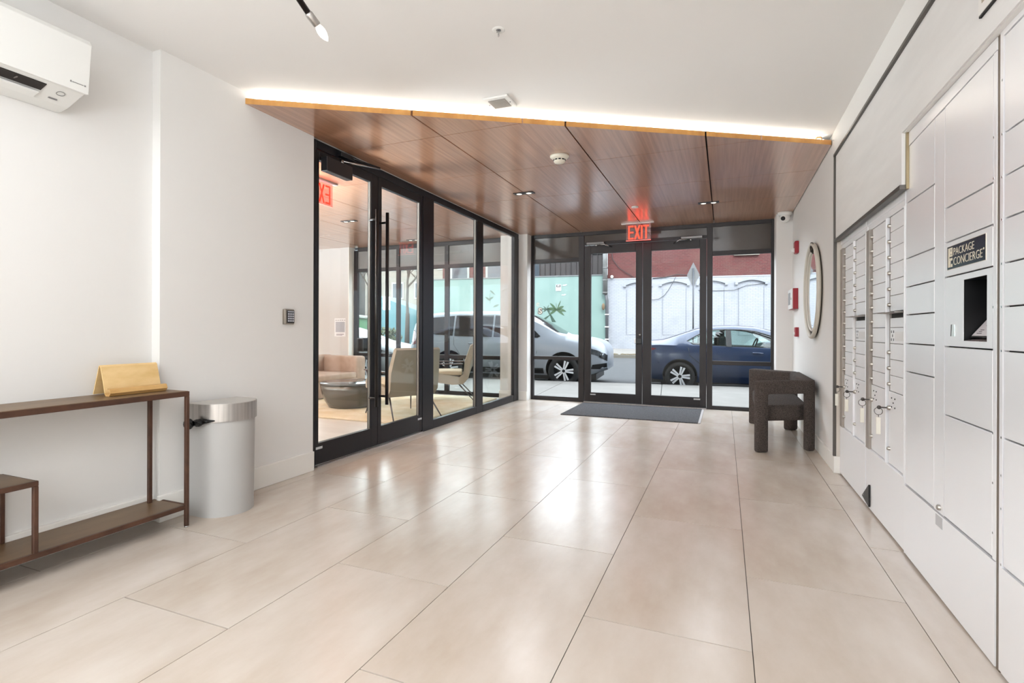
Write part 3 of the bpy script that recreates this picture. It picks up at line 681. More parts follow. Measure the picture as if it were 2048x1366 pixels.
def smooth(o):
    o.data.polygons.foreach_set('use_smooth', [True] * len(o.data.polygons)); o.data.set_sharp_from_angle(angle=math.radians(40)); return o
near = ushape((0.290, 5.352), (0.803, 5.648), 0.075, 0.112, 0.085, 0.128)
smooth(P('arm', near, BOUC, t))
M2 = Matrix.Diagonal((1, -1, 1, 1))
A_, B_ = Vector((0.27, 7.04)), Vector((0.715, 6.70)); L_ = (B_ - A_).length; d_ = (B_ - A_) / L_; n_ = Vector((-d_.y, d_.x))
Mf = Matrix(((d_.x, n_.x, 0, A_.x), (d_.y, n_.y, 0, A_.y), (0, 0, 1, 0), (0, 0, 0, 1)))
smooth(P('arm', MB().prism([(0, 0), (0, H), (L_, H), (L_, 0), (L_ - .11, 0), (L_ - .11, H - .128), (.128, H - .128), (.128, 0)], 'y', 0, 0.12, bev=0.022, seg=3, M=Mf), BOUC, t))
smooth(P('backrest', MB().prism([(0.69, 5.66), (0.80, 5.672), (0.80, 6.73), (0.69, 6.72)], 'z', H - 0.13, H + 0.002, bev=0.02, seg=3), BOUC, t))
smooth(P('seat', MB().prism([(0.315, 5.47), (0.70, 5.69), (0.755, 5.74), (0.755, 6.62), (0.315, 6.97)], 'z', 0.275, 0.43, bev=0.035, seg=4), BOUC, t))

mt = P('door_mat', MB().box(-2.05, -0.30, 6.752, 7.96, 0.0, 0.012, bev=0.003), mat('mat_charcoal', (104, 104, 107), 0.95, 0, 0.1, var=((68, 68, 71), (120, 120, 120), 3, 0.35, 0.65), bump=(260, 0.8, 0.006)))
props(mt, 'dark grey ribbed entrance mat in front of the entry doors', 'door mat')
P('edge_binding', B(-0.301, -0.272, 6.75, 7.962, 0.0, 0.009), mat('mat_edge', (172, 168, 168), 0.8), mt)

# ------------------------------------------------------------------ left side: console, bin, holder, air conditioner, keypad
t = T('console_table', 'long rusty bronze metal console table with a stepped middle shelf', 'console table', (-3.0, 1.3, 0))
ZT = 0.782
P('table_top', B(-3.142, -2.856, 0.2, 2.064, ZT - 0.008, ZT, bev=0.001, seg=1), BRONZETOP, t)
def bar(nm, x0, x1, y0, y1, z0, z1, p=t): return P(nm, B(x0, x1, y0, y1, z0, z1, bev=0.002, seg=1), BRONZE, p)
bar('top_rail', -2.869, -2.85, 0.2, 2.07, ZT - 0.03, ZT - 0.002); bar('top_rail', -3.122, -2.8695, 2.052, 2.0695, ZT - 0.029, ZT - 0.0025); bar('top_rail', -3.142, -3.124, 0.2, 2.07, ZT - 0.03, ZT - 0.008)
bar('leg', -2.87, -2.85, 2.05, 2.07, 0.006, ZT - 0.03); bar('leg', -3.09, -3.07, 1.985, 2.005, 0.13, ZT - 0.03)
bar('leg', -2.87, -2.85, 0.3, 0.32, 0.006, ZT - 0.03); bar('leg', -3.142, -3.122, 0.3, 0.32, 0.006, ZT - 0.03)
P('shelf', B(-3.125, -2.866, 0.2, 2.05, 0.122, 0.13), BRONZETOP, t)
bar('shelf_rail', -2.87, -2.852, 0.2, 2.05, 0.105, 0.13); bar('shelf_rail', -3.125, -2.852, 2.05, 2.066, 0.108, 0.132)
P('middle_shelf', B(-3.14, -2.866, 0.3, 1.352, 0.446, 0.454), BRONZETOP, t)
bar('shelf_rail', -2.87, -2.851, 0.3, 1.36, 0.43, 0.454); bar('shelf_rail', -3.14, -2.8705, 1.342, 1.3595, 0.431, 0.4535)
bar('support', -2.87, -2.851, 1.341, 1.36, 0.13, 0.43); bar('support', -3.14, -3.122, 1.341, 1.36, 0.13, 0.43)
P('foot', MB().lathe([(0, 0), (.012, 0), (.012, .008), (0, .008)], Matrix.Translation((-2.86, 2.06, 0)), 12), CHROME, t)
P('foot', MB().lathe([(0, 0), (.012, 0), (.012, .105), (0, .105)], Matrix.Translation((-2.90, 1.22, 0)), 12), CHROME, t)
# bamboo menu stand: one bent sheet
t = T('menu_stand', 'bent bamboo menu stand on the right end of the console table', 'menu stand', (-3.02, 1.85, ZT))
ZT += 0.0065
HY0, HY1 = 1.718, 2.012
fz = [(-2.985, 0.030), (-2.972, 0.030), (-2.965, 0.012), (-2.975, 0.0005), (-2.998, 0.0005), (-3.008, 0.012), (-3.045, 0.148), (-3.055, 0.156), (-3.064, 0.150), (-3.112, 0.002)]
def sheet(pts, th, y0, y1):
    mb = MB(); n = len(pts); up = []
    for i, p in enumerate(pts):
        a = Vector(pts[max(i - 1, 0)]); b = Vector(pts[min(i + 1, n - 1)]); d = (b - a).normalized(); up.append((p[0] - d.y * th, p[1] + d.x * th))
    poly = [(p[0], p[1] + ZT) for p in pts] + [(p[0], p[1] + ZT) for p in up[::-1]]
    m = len(poly); vs = [(p[0], y0, p[1]) for p in poly] + [(p[0], y1, p[1]) for p in poly]
    fs = [(i, (i + 1) % m, m + (i + 1) % m, m + i) for i in range(m)]
    fs += [(i, i + 1, m - 2 - i, m - 1 - i) for i in range(n - 1)] + [(m + i, m + m - 1 - i, m + m - 2 - i, m + i + 1) for i in range(n - 1)]
    mb.poly(vs, fs); return mb
P('easel', sheet(fz[5:], 0.006, HY0, HY1), BAMBOO, t, recalc=True)
P('lip', sheet(fz[:6], 0.006, HY0 - 0.002, HY1 + 0.004), wood('bamboo_lip', (214, 174, 114), (190, 146, 86), 0.4, (60, 6, 3)), t, recalc=True)
ZT -= 0.0065
# bin
t = T('trash_bin', 'tall grey half-round bin with a brushed steel lid by the console', 'trash bin', (-2.93, 2.36, 0))
BC = Vector((-2.93, 2.362))
def dshape(r, back):
    pts = [(BC.x + r * math.cos(a), BC.y + r * math.sin(a)) for a in [(-PI / 2 + PI * k / 28) for k in range(29)]]
    return [(back, BC.y - r)] + pts + [(back, BC.y + r)]
def dsolid(r, back, z0, z1, r2=None):
    A, Bq = dshape(r, back), dshape(r2 or r, back); mb = MB(); n = len(A)
    mb.poly([(p[0], p[1], z0) for p in A] + [(p[0], p[1], z1) for p in Bq], [tuple(range(n))[::-1], tuple(range(n, 2 * n))] + [(i, (i + 1) % n, n + (i + 1) % n, n + i) for i in range(n)])
    return mb
smooth(P('body', dsolid(0.166, -3.03, 0.0, 0.60, 0.172), mat('bin_grey', (176, 174, 171), 0.5, 0.0), t))
smooth(P('lid', dsolid(0.183, -3.04, 0.578, 0.684), STEEL, t))
P('lid_top', dsolid(0.176, -3.035, 0.684, 0.6855), mat('lid_steel', (206, 203, 198), 0.35, 0.7), t)
mb = MB(); mb.ball((-2.935, 2.125, 0.575), 0.030, 1.0, 0.9, 1.1, 8); mb.ball((-2.905, 2.160, 0.578), 0.028, 1.3, 0.9, 0.8, 8); mb.tube([(-2.90, 2.165, 0.582), (-2.86, 2.185, 0.586), (-2.825, 2.21, 0.588)], [0.02, 0.012, 0.003], 6)
bg_ = P('bag_knot', mb, mat('black_bag', (8, 8, 9), 0.25, bump=(60, 1.0, 0.02)), t)
# air conditioner
AC = mat('ac_white', (222, 221, 217), 0.35)
AC2 = mat('ac_body_white', (218, 217, 213), 0.4)
t = T('air_conditioner', 'white wall-mounted split air conditioner with open louvre, upper left', 'air conditioner', (-3.02, 1.1, 2.4))
AY0, AY1 = 0.72, 1.576
P('body', MB().prism([(-3.15, 2.235), (-3.128, 2.233), (-3.06, 2.245), (-2.93, 2.29), (-2.92, 2.30), (-2.905, 2.52), (-2.93, 2.54), (-3.15, 2.545)], 'y', AY0, AY1, bev=0.004), AC2, t)
P('front_panel', MB().prism([(-2.918, 2.288), (-2.898, 2.286), (-2.872, 2.52), (-2.888, 2.545), (-2.93, 2.547), (-2.905, 2.52)], 'y', AY0, AY1 + 0.002, bev=0.003), AC, t)
und = lambda x: 2.245 + (x + 3.06) / 0.13 * 0.045
P('air_slot', MB().prism([(-2.945, und(-2.945) + .002), (-2.945, und(-2.945) - .004), (-2.995, und(-2.995) - .004), (-2.995, und(-2.995) + .002)], 'y', AY0 + .05, 1.43), mat('slot_brown', (28, 19, 15), 0.6), t)
fl_ = P('louvre', MB().prism([(-2.998, und(-2.998) - .016), (-3.05, und(-3.05) - .01), (-3.05, und(-3.05) - .004), (-2.998, und(-2.998) - .010)], 'y', AY0 + .05, 1.425, bev=0.001), AC, t)
mb = MB()
for yy in (0.9, 1.05, 1.2, 1.32): mb.box(-2.99, -2.95, yy, yy + .004, und(-2.97) - .007, und(-2.97) - .003)
P('louvre_fin', mb, mat('fin_grey', (110, 100, 94), 0.5), t)
nrm = Vector((0.045, 0, -0.13)).normalized(); aa = Vector((0.13, 0, 0.045)).normalized()
P('button', MB().tube([Vector((-2.975, 1.5, und(-2.975) - .002)) + aa * (.016 * math.cos(2 * PI * k / 20)) + Vector((0, .016 * math.sin(2 * PI * k / 20), 0)) for k in range(20)], 0.0014, 5, closed=True), mat('mark_grey', (130, 128, 126), 0.6), t)
P('sensor', MB().box(-3.03, -3.022, 1.475, 1.51, und(-3.03) - .003, und(-3.03) + .003), mat('mark_grey', (130, 128, 126), 0.6), t)
lgm = frame((-2.8935, 1.497, 2.316), (0, 1, 0), (0.026, 0, 0.234))
P('badge', MB().box(0.009, 0.055, 0.003, 0.006, 0, 0.002, M=lgm).box(0, 0.005, 0.001, 0.009, 0, 0.002, M=lgm).box(0.059, 0.065, 0.001, 0.008, 0, 0.002, M=lgm), mat('mark_grey', (130, 128, 126), 0.6), t)
# keypad
t = T('door_keypad', 'small grey metal door entry keypad on the left wall', 'keypad', (-3.06, 3.01, 1.23))
P('housing', B(-3.085, -3.052, 2.968, 3.058, 1.176, 1.292, bev=0.006), mat('keypad_pewter', (150, 142, 132), 0.35, 0.7), t)
kf = P('face', B(-3.053, -3.0495, 2.984, 3.056, 1.186, 1.282, bev=0.002), BLACKPL, t)
for i in range(3):
    for j in range(4): P('key', B(-3.05, -3.0455, 2.991 + i * .021, 3.006 + i * .021, 1.196 + j * .0175, 1.208 + j * .0175, bev=0.001, seg=1), mat('key_silver', (196, 196, 204), 0.4, 0.3), kf)
P('key_light', B(-3.05, -3.047, 2.99, 3.05, 1.268, 1.276), mat('key_silver', (196, 196, 204), 0.4, 0.3), kf)

# ------------------------------------------------------------------ ceiling devices
def disc(M, prof, n=24): return MB().lathe(prof, M, n)
t = T('smoke_detector', 'cream round smoke detector on the wood soffit', 'smoke detector', (-1.375, 4.474, 2.70))
Mz = Matrix.Translation((-1.375, 4.474, 2.70))
P('base', disc(Mz, [(0, 0), (.085, 0), (.085, -.012), (.06, -.03), (0, -.03)]), mat('detector_cream', (226, 220, 204), 0.45), t)
P('head', disc(Mz, [(.052, -.03), (.052, -.05), (.045, -.062), (0, -.064)]), mat('detector_cream', (226, 220, 204), 0.45), t)
mb = MB()
for k in range(10):
    M_ = Mz @ Matrix.Rotation(2 * PI * k / 10, 4, 'Z'); mb.box(0.049, 0.054, -.011, .011, -.045, -.034, M=M_)
P('vent_slot', mb, DARKGAP, t)
t = T('exit_sign', 'glowing red EXIT sign on clear acrylic above the entry doors', 'exit sign', (-1.17, 7.65, 2.68))
P('canopy', B(-1.405, -0.94, 7.63, 7.68, 2.683, 2.70, bev=0.004), mat('canopy_silver', (206, 200, 198), 0.3, 0.6), t)
P('acrylic_panel', B(-1.335, -0.985, 7.645, 7.653, 2.445, 2.683), glass('acrylic', (255, 215, 215), 0.05), t)
P('acrylic_edge', B(-1.335, -0.985, 7.644, 7.654, 2.440, 2.447), mat('edge_glow', (255, 120, 110), 0.4, emit=(255, 96, 84), es=1.0), t)
LETR = mat('exit_letters', (255, 70, 50), 0.4, emit=(255, 62, 40), es=1.3)
def exit_letters(M, wd, ht, par):
    mb = MB(); s = wd * 0.225; st = s * 0.26; gp = wd * 0.033; th = 0.004
    x = 0.0
    for ch in 'EXIT':
        if ch == 'E':
            mb.box(x, x + st, 0, ht, 0, th, M=M)
            for z in (0, (ht - st) / 2, ht - st): mb.box(x + st, x + s, z, z + st, 0, th, M=M)
            x += s + gp
        elif ch == 'X':
            mb.prism([(x, 0), (x + st * 1.15, 0), (x + s * 1.15, ht), (x + s * 1.15 - st * 1.15, ht)], 'z', 0, th, M=M)
            mb.prism([(x + s * 1.15 - st * 1.15, 0), (x + s * 1.15, 0), (x + st * 1.15, ht), (x, ht)], 'z', 0.0003, th + 0.0003, M=M); x += s * 1.15 + gp
        elif ch == 'I': mb.box(x, x + st * 1.1, 0, ht, 0, th, M=M); x += st * 1.1 + gp
        else:
            mb.box(x, x + s * 1.05, ht - st, ht, 0, th, M=M); mb.box(x + (s * 1.05 - st * 1.1) / 2, x + (s * 1.05 + st * 1.1) / 2, 0, ht - st, 0, th, M=M)
    P('letters', mb, LETR, par, label='glowing red letters EXIT')
exit_letters(frame((-1.302, 7.640, 2.462), (1, 0, 0), (0, 0, 1)), 0.33, 0.195, t)
t = T('exit_sign', 'second red EXIT sign hanging in the lounge, seen mirrored through the glass', 'exit sign', (-3.88, 4.2, 2.68))
P('canopy', B(-3.905, -3.855, 4.0, 4.47, 2.683, 2.70, bev=0.004), mat('canopy_silver', (206, 200, 198), 0.3, 0.6), t)
P('acrylic_panel', B(-3.884, -3.876, 4.05, 4.41, 2.445, 2.683), glass('acrylic', (255, 215, 215), 0.05), t)
P('acrylic_edge', B(-3.885, -3.875, 4.05, 4.41, 2.440, 2.447), mat('edge_glow', (255, 120, 110), 0.4, emit=(255, 96, 84), es=1.0), t)
exit_letters(frame((-3.884, 4.385, 2.462), (0, -1, 0), (0, 0, 1)), 0.33, 0.195, t)
def downlight(label, x, y, power):
    t = T('downlight', label, 'ceiling light', (x, y, 2.70))
    P('plate', B(x - .12, x + .12, y - .042, y + .042, 2.692, 2.702, bev=0.002), mat('downlight_plate', (48, 48, 52), 0.3, 0.7), t)
    for dx in (-.058, .058):
        r = P('lamp_ring', MB().lathe([(.03, 0), (.034, -.004), (.038, 0)], Matrix.Translation((x + dx, y, 2.692)), 20), CHROME, t)
        P('lamp_bulb', MB().lathe([(0, -.002), (.028, -.001), (.03, 0)], Matrix.Translation((x + dx, y, 2.6915)), 16), mat('lamp_glow', (255, 248, 232), 0.4, emit=(255, 246, 228), es=1.2), r)
    if power: lamp('downlight_lamp', 'SPOT', (x, y, 2.68), power, WARM, size=0.2, spot=(2.7, 0.8))
downlight('twin recessed ceiling light in the soffit left of the smoke detector', -2.119, 5.53, 42)
downlight('twin recessed ceiling light in the soffit near the entry and camera', -0.187, 6.763, 42)
downlight('nearer twin recessed light in the lounge ceiling', -5.0, 6.03, 0)
downlight('farther twin recessed light in the lounge ceiling by the window', -5.0, 7.7, 0)
t = T('soffit_sprinkler', 'flat white round sprinkler cover on the soffit before the exit sign', 'sprinkler', (-1.054, 6.67, 2.7))
P('cover', disc(Matrix.Translation((-1.054, 6.67, 2.70)), [(0, 0), (.045, 0), (.042, -.008), (0, -.009)]), WHITEPL, t)
t = T('ceiling_sprinkler', 'white recessed sprinkler head on the white ceiling', 'sprinkler', (-1.154, 2.613, ZC))
Mz = Matrix.Translation((-1.154, 2.613, ZC))
P('escutcheon', disc(Mz, [(.014, -.002), (.03, -.004), (.036, 0)]), WHITEPL, t)
P('recess', disc(Mz, [(0, -.001), (.026, -.001)]), GREYPL, t)
P('head', MB().box(-1.157, -1.151, 2.610, 2.616, ZC - .03, ZC).box(-1.166, -1.142, 2.611, 2.615, ZC - .012, ZC - .007).ball((-1.154, 2.613, ZC - .033), .005), CHROME, t)
t = T('ceiling_vent', 'square white ceiling vent with a slatted grille above the soffit edge', 'vent', (-1.504, 3.432, ZC))
P('frame', MB().prism([(-1.6, 3.337), (-1.408, 3.337), (-1.408, 3.529), (-1.6, 3.529)], 'z', ZC - 0.016, ZC, bev=0.004), WHITEPL, t)
P('grille_recess', B(-1.568, -1.44, 3.369, 3.497, ZC - 0.0175, ZC - 0.01), mat('vent_dark', (96, 90, 84), 0.6), t)
mb = MB()
for k in range(12): mb.box(-1.568, -1.44, 3.372 + k * .0108, 3.3755 + k * .0108, ZC - 0.0205, ZC - 0.015)
P('grille', mb, mat('vent_slat', (176, 170, 162), 0.5), t)
mb = MB()
for x_, y_ in ((-1.584, 3.433), (-1.424, 3.433)): mb.lathe([(0, -.003), (.005, -.002), (.005, 0)], Matrix.Translation((x_, y_, ZC - .016)), 8)
P('screw', mb, GREYPL, t)
# pendant: one arm of the chandelier reaches into the frame
def ray(u, v, d):
    du, dv = u - 1024, v - V0
    uu = du * math.cos(ROLL) + dv * math.sin(ROLL); vv = -du * math.sin(ROLL) + dv * math.cos(ROLL)
    l, z = uu / F_PX, -vv / F_PX
    return Vector((math.cos(YAW) * l - math.sin(YAW), math.sin(YAW) * l + math.cos(YAW), z)) * d + Vector((0, 0, CAM_Z))
tip, jn, st_, rd = ray(656, 83, 2.25), ray(635, 51, 2.205), ray(618, 28, 2.17), ray(600, 0, 2.13)
ax = (rd - tip).normalized(); hub = tip + ax * 0.62
t = T('chandelier', 'black rod chandelier arm with a lit candle bulb hanging from the ceiling', 'chandelier', tuple(hub))
P('rod', MB().tube([hub, st_], 0.0125, 10), mat('rod_black', (34, 27, 25), 0.3, 0.5), t)
P('socket', MB().tube([st_ + ax * .006, st_, jn + ax * .004, jn], [0.0135, 0.0165, 0.0165, 0.014], 14), STEEL, t)
bl = (tip - jn).length; zq = (tip - jn).normalized(); xq = zq.orthogonal().normalized()
Mb_ = frame(jn, xq, zq.cross(xq))
P('bulb', MB().lathe([(.011, 0), (.016, .18 * bl), (.0185, .36 * bl), (.017, .58 * bl), (.011, .8 * bl), (.004, .94 * bl), (0, bl)], Mb_, 16), mat('bulb_glow', (255, 250, 242), 0.2, emit=(255, 247, 236), es=1.6), t)
for rot in (2.2, 4.1):
    e = hub + (Matrix.Rotation(rot, 3, 'Z') @ (tip - hub)) * 0.9
    P('rod', MB().tube([hub, hub + (e - hub) * .8], 0.0125, 8), _M['rod_black'], t); P('bulb', MB().tube([hub + (e - hub) * .8, hub + (e - hub) * .9, e], [.012, .018, .003], 10), _M['bulb_glow'], t)
P('stem', MB().tube([hub, (hub.x, hub.y, ZC)], 0.01, 8), _M['rod_black'], t)
P('canopy', MB().lathe([(0, -.03), (.06, -.03), (.065, 0)], Matrix.Translation((hub.x, hub.y, ZC)), 20), _M['rod_black'], t)

# ------------------------------------------------------------------ lounge furniture
RUG = mat('cream_shag', (242, 230, 206), 1.0, 0, 0.1, var=((230, 212, 176), (5, 5, 5), 4, 0.35, 0.65), bump=(110, 1.0, 0.02))
rg = P('area_rug', MB().box(-5.96, -3.45, 5.255, 7.8, 0.0, 0.028, bev=0.01), RUG); props(rg, 'cream shag rug under the lounge coffee table', 'rug')
SOFA = mat('taupe_velvet', (186, 164, 148), 0.85, 0, 0.3, var=((160, 136, 120), (3, 3, 3), 3, 0.3, 0.7))
t = T('sofa', 'taupe velvet sofa with low arms in the lounge behind the glass', 'sofa', (-6.4, 6.4, 0))
smooth(P('base', B(-6.95, -6.0, 5.05, 7.70, 0.02, 0.30, bev=0.03), SOFA, t))
smooth(P('seat', B(-6.75, -5.99, 5.3, 7.44, 0.29, 0.40, bev=0.03, seg=3), SOFA, t))
smooth(P('backrest', B(-6.98, -6.72, 5.05, 7.70, 0.28, 0.68, bev=0.05, seg=3), SOFA, t))
smooth(P('arm', B(-6.98, -6.0, 7.44, 7.71, 0.02, 0.67, bev=0.05, seg=3), SOFA, t)); smooth(P('arm', B(-6.98, -6.0, 5.04, 5.31, 0.02, 0.67, bev=0.05, seg=3), SOFA, t))
cu = P('cushion', MB().box(-6.71, -6.56, 6.3, 6.8, 0.402, 0.66, bev=0.06, seg=3), mat('cushion_tan', (190, 160, 132), 0.9)); smooth(cu); props(cu, 'tan throw cushion leaning on the lounge sofa back', 'cushion')
t = T('coffee_table', 'round bowl-shaped dark smoked coffee table on the cream rug', 'coffee table', (-5.03, 6.12, 0.028))
Mt = Matrix.Translation((-5.03, 6.12, 0.028))
P('bowl', MB().lathe([(0, 0), (.27, 0), (.31, .01), (.36, .09), (.405, .20), (.43, .33), (.0, .33)], Mt, 40), mat('smoked_lacquer', (94, 92, 86), 0.18, 0.2), t)
P('table_top', MB().lathe([(0, .33), (.435, .33), (.435, .352), (.42, .358), (0, .358)], Mt, 40), mat('smoked_top', (84, 88, 90), 0.1), t)
FAB, FAB2 = mat('stone_fabric', (158, 150, 136), 0.9, 0, 0.2, bump=(220, 0.4, 0.004)), mat('cream_fabric', (204, 192, 168), 0.9, 0, 0.2)
LEGM = mat('chair_leg_metal', (92, 90, 90), 0.35, 0.8)
def lounge_chair(label, x, y, rz):
    """faces local -y"""
    t = T('lounge_chair', label, 'armchair', (x, y, 0.031), rz, group='lounge chairs')
    def q(nm, mb, m): return P(nm, mb, m, t, local=True)
    prof = [(-.42, .34), (-.44, .40), (-.40, .44), (-.10, .42), (.20, .38), (.26, .42), (.33, .60), (.42, .86), (.46, .885), (.50, .86), (.42, .58), (.34, .36), (.26, .27), (.10, .26)]
    mb = MB(); n = len(prof); vs = []; R = 7
    for k in range(R):
        s = -1 + 2 * k / (R - 1)
        for (yy, zz) in prof:
            wing = 0.05 * s * s
            wd = 0.33 - (0.03 if zz > .7 else 0)
            vs.append((s * wd, yy - (wing if zz > .45 else 0), zz + (wing * .4 if yy < .2 and zz > .36 else 0)))
    fs = []
    for k in range(R - 1):
        for i in range(n): fs.append((k * n + i, k * n + (i + 1) % n, (k + 1) * n + (i + 1) % n, (k + 1) * n + i))
    fs += [tuple(range(n))[::-1], tuple(range((R - 1) * n, R * n))]
    mb.poly(vs, fs); o = P('shell', mb, FAB, t, local=True, recalc=True); smooth(o)
    smooth(q('seat', MB().box(-.30, .30, -.41, .24, .40, .47, bev=0.025, seg=3), FAB2))
    for sx in (-1, 1):
        q('leg', MB().tube([(sx * .27, -.30, .30), (sx * .33, -.42, 0)], [.012, .008], 8), LEGM)
        q('leg', MB().tube([(sx * .27, .18, .28), (sx * .33, .44, 0)], [.012, .008], 8), LEGM)
        q('armrest', MB().box(sx * .36 - .025, sx * .36 + .025, -.36, .26, .575, .592, bev=0.006), mat('arm_walnut', (70, 52, 42), 0.4))
        q('arm_post', MB().tube([(sx * .36, -.33, .575), (sx * .30, -.28, .32)], .009, 8), LEGM)
    return t
lounge_chair('lounge chair seen from behind, in front of the coffee table', -3.90, 5.76, math.radians(-120))
lounge_chair('lounge chair seen from the side, close to the window by the glass', -4.12, 7.33, math.radians(-63))
nt_ = P('notice', B(-6.925, -6.66, 7.942, 7.949, 1.01, 1.355), mat('notice_white', (236, 236, 238), 0.5)); props(nt_, 'white framed paper notice taped on the lounge column', 'notice')
P('notice_field', B(-6.895, -6.68, 7.939, 7.943, 1.09, 1.29), mat('notice_grey', (176, 178, 186), 0.5), nt_)
mb = MB()
for k in range(5): mb.box(-6.90 + k * .05, -6.87 + k * .05, 7.939, 7.942, 1.315, 1.325)
mb.box(-6.88, -6.70, 7.939, 7.942, 1.045, 1.055); mb.box(-6.88, -6.74, 7.939, 7.942, 1.03, 1.036)
P('print', mb, mat('print_grey', (96, 92, 98), 0.6), nt_)

# ------------------------------------------------------------------ street outside (local axes: s along the street, t across it)
ALB = 0.285      # street colours darkened to offset the brightened sky that lights the lobby
EXT = Matrix.Translation((0, 8.4, 0)) @ Matrix.Rotation(0.0977, 4, 'Z')
def X_(o): o.matrix_world = EXT; _W[o.name] = Matrix(); return o
def PE(nm, mb, m, label=None, cat=None, group=None, kind=None, parent=None):
    if parent is not None: return P(nm, mb, m, parent, local=True)
    return props(X_(P(nm, mb, m)), label, cat, group, kind)
def brick(name, c1, c2, mort, bump=0.3):
    m = bpy.data.materials.new(name); m.use_nodes = True; nt = m.node_tree; b = nt.nodes['Principled BSDF']; b.inputs['Roughness'].default_value = 0.8
    tc = nt.nodes.new('ShaderNodeTexCoord'); sx = nt.nodes.new('ShaderNodeSeparateXYZ'); cx = nt.nodes.new('ShaderNodeCombineXYZ')
    nt.links.new(tc.outputs['Object'], sx.inputs[0]); nt.links.new(sx.outputs['X'], cx.inputs['X']); nt.links.new(sx.outputs['Z'], cx.inputs['Y'])
    br = nt.nodes.new('ShaderNodeTexBrick'); br.inputs['Scale'].default_value = 1.0; br.inputs['Brick Width'].default_value = 0.22; br.inputs['Row Height'].default_value = 0.075
    br.inputs['Mortar Size'].default_value = 0.008; br.inputs['Color1'].default_value = lin(c1); br.inputs['Color2'].default_value = lin(c2); br.inputs['Mortar'].default_value = lin(mort)
    nt.links.new(cx.outputs[0], br.inputs['Vector'])
    n = nt.nodes.new('ShaderNodeTexNoise'); n.inputs['Scale'].default_value = 1.3; n.inputs['Detail'].default_value = 8; nt.links.new(tc.outputs['Object'], n.inputs['Vector'])
    mx = nt.nodes.new('ShaderNodeMixRGB'); mx.blend_type = 'MIX'; r = nt.nodes.new('ShaderNodeValToRGB'); r.color_ramp.elements[0].position = .52; r.color_ramp.elements[1].position = .72
    nt.links.new(n.outputs[0], r.inputs[0]); k = nt.nodes.new('ShaderNodeMath'); k.operation = 'MULTIPLY'; k.inputs[1].default_value = 0.55
    nt.links.new(r.outputs[0], k.inputs[0]); nt.links.new(k.outputs[0], mx.inputs[0])
    nt.links.new(br.outputs['Color'], mx.inputs[1]); mx.inputs[2].default_value = lin(mort)
    nt.links.new(mx.outputs[0], b.inputs['Base Color'])
    bp = nt.nodes.new('ShaderNodeBump'); bp.inputs['Strength'].default_value = bump; bp.inputs['Distance'].default_value = 0.01; bp.invert = True
    nt.links.new(br.outputs['Fac'], bp.inputs['Height']); nt.links.new(bp.outputs[0], b.inputs['Normal'])
    return m
WBRICK = brick('white_painted_brick', (226, 230, 240), (219, 224, 235), (190, 195, 206))
RBRICK = brick('red_brick', (126, 30, 32), (108, 26, 28), (136, 88, 76))
CONC = mat('concrete_pavement', (196, 190, 184), 0.8, var=((180, 175, 168), (2, 2, 2), 5, 0.35, 0.65))
ASPH = mat('asphalt', (104, 106, 110), 0.85, var=((88, 90, 94), (9, 9, 9), 6, 0.35, 0.65))

sw = PE('sidewalk', B(-30, 18, -0.32, 3.16, -0.16, -0.035), DARKGAP, 'pale concrete sidewalk between the entry and the parked cars', 'sidewalk', kind='structure')
for k in range(-14, 9):
    s0 = -0.93 + 2.12 * k
    P('slab', MB().box(s0 + .006, s0 + 2.114, -0.31, 3.155, -0.06, -0.018), CONC, sw, local=True)
    P('curb_stone', MB().box(s0 + .004, s0 + 2.116, 3.165, 3.345, -0.2, -0.02, bev=0.012, seg=1), CONC, sw, local=True)
PE('street', MB().prism([(3.345, -0.17), (13.3, 0.02), (13.3, -0.3), (3.345, -0.3)], 'x', -60, 40), ASPH, 'grey asphalt street with parked cars', 'street', kind='structure')
fs_ = PE('sidewalk', MB().prism([(13.44, 0.15), (17.3, 0.27), (17.3, -0.2), (13.44, -0.2)], 'x', -60, 40), CONC, 'far sidewalk along the mint wall and the white brick building', 'sidewalk', kind='structure')
P('curb_stone', MB().box(-60, 40, 13.3, 13.45, -0.2, 0.155, bev=0.01, seg=1), mat('old_curb', (150, 144, 132), 0.9), fs_, local=True)
PE('ground', MB().box(-110, 60, 17.25, 80, -.4, 0.0), mat('yard_ground', (150, 148, 140), 0.9), 'grey yard ground behind the far walls and sheds', 'ground', kind='structure')
mb = MB()
for k in range(60):
    s_ = -3.3 + random.random() * 3.2; mb.ball((s_, 13.52 + random.random() * .1, 0.165), 0.03 + random.random() * .03, 1.5, 1, .5, 3)
PE('fallen_leaves', mb, mat('dry_leaves', (140, 122, 84), 0.9), 'strip of dry leaves along the far curb', 'leaves', kind='stuff')

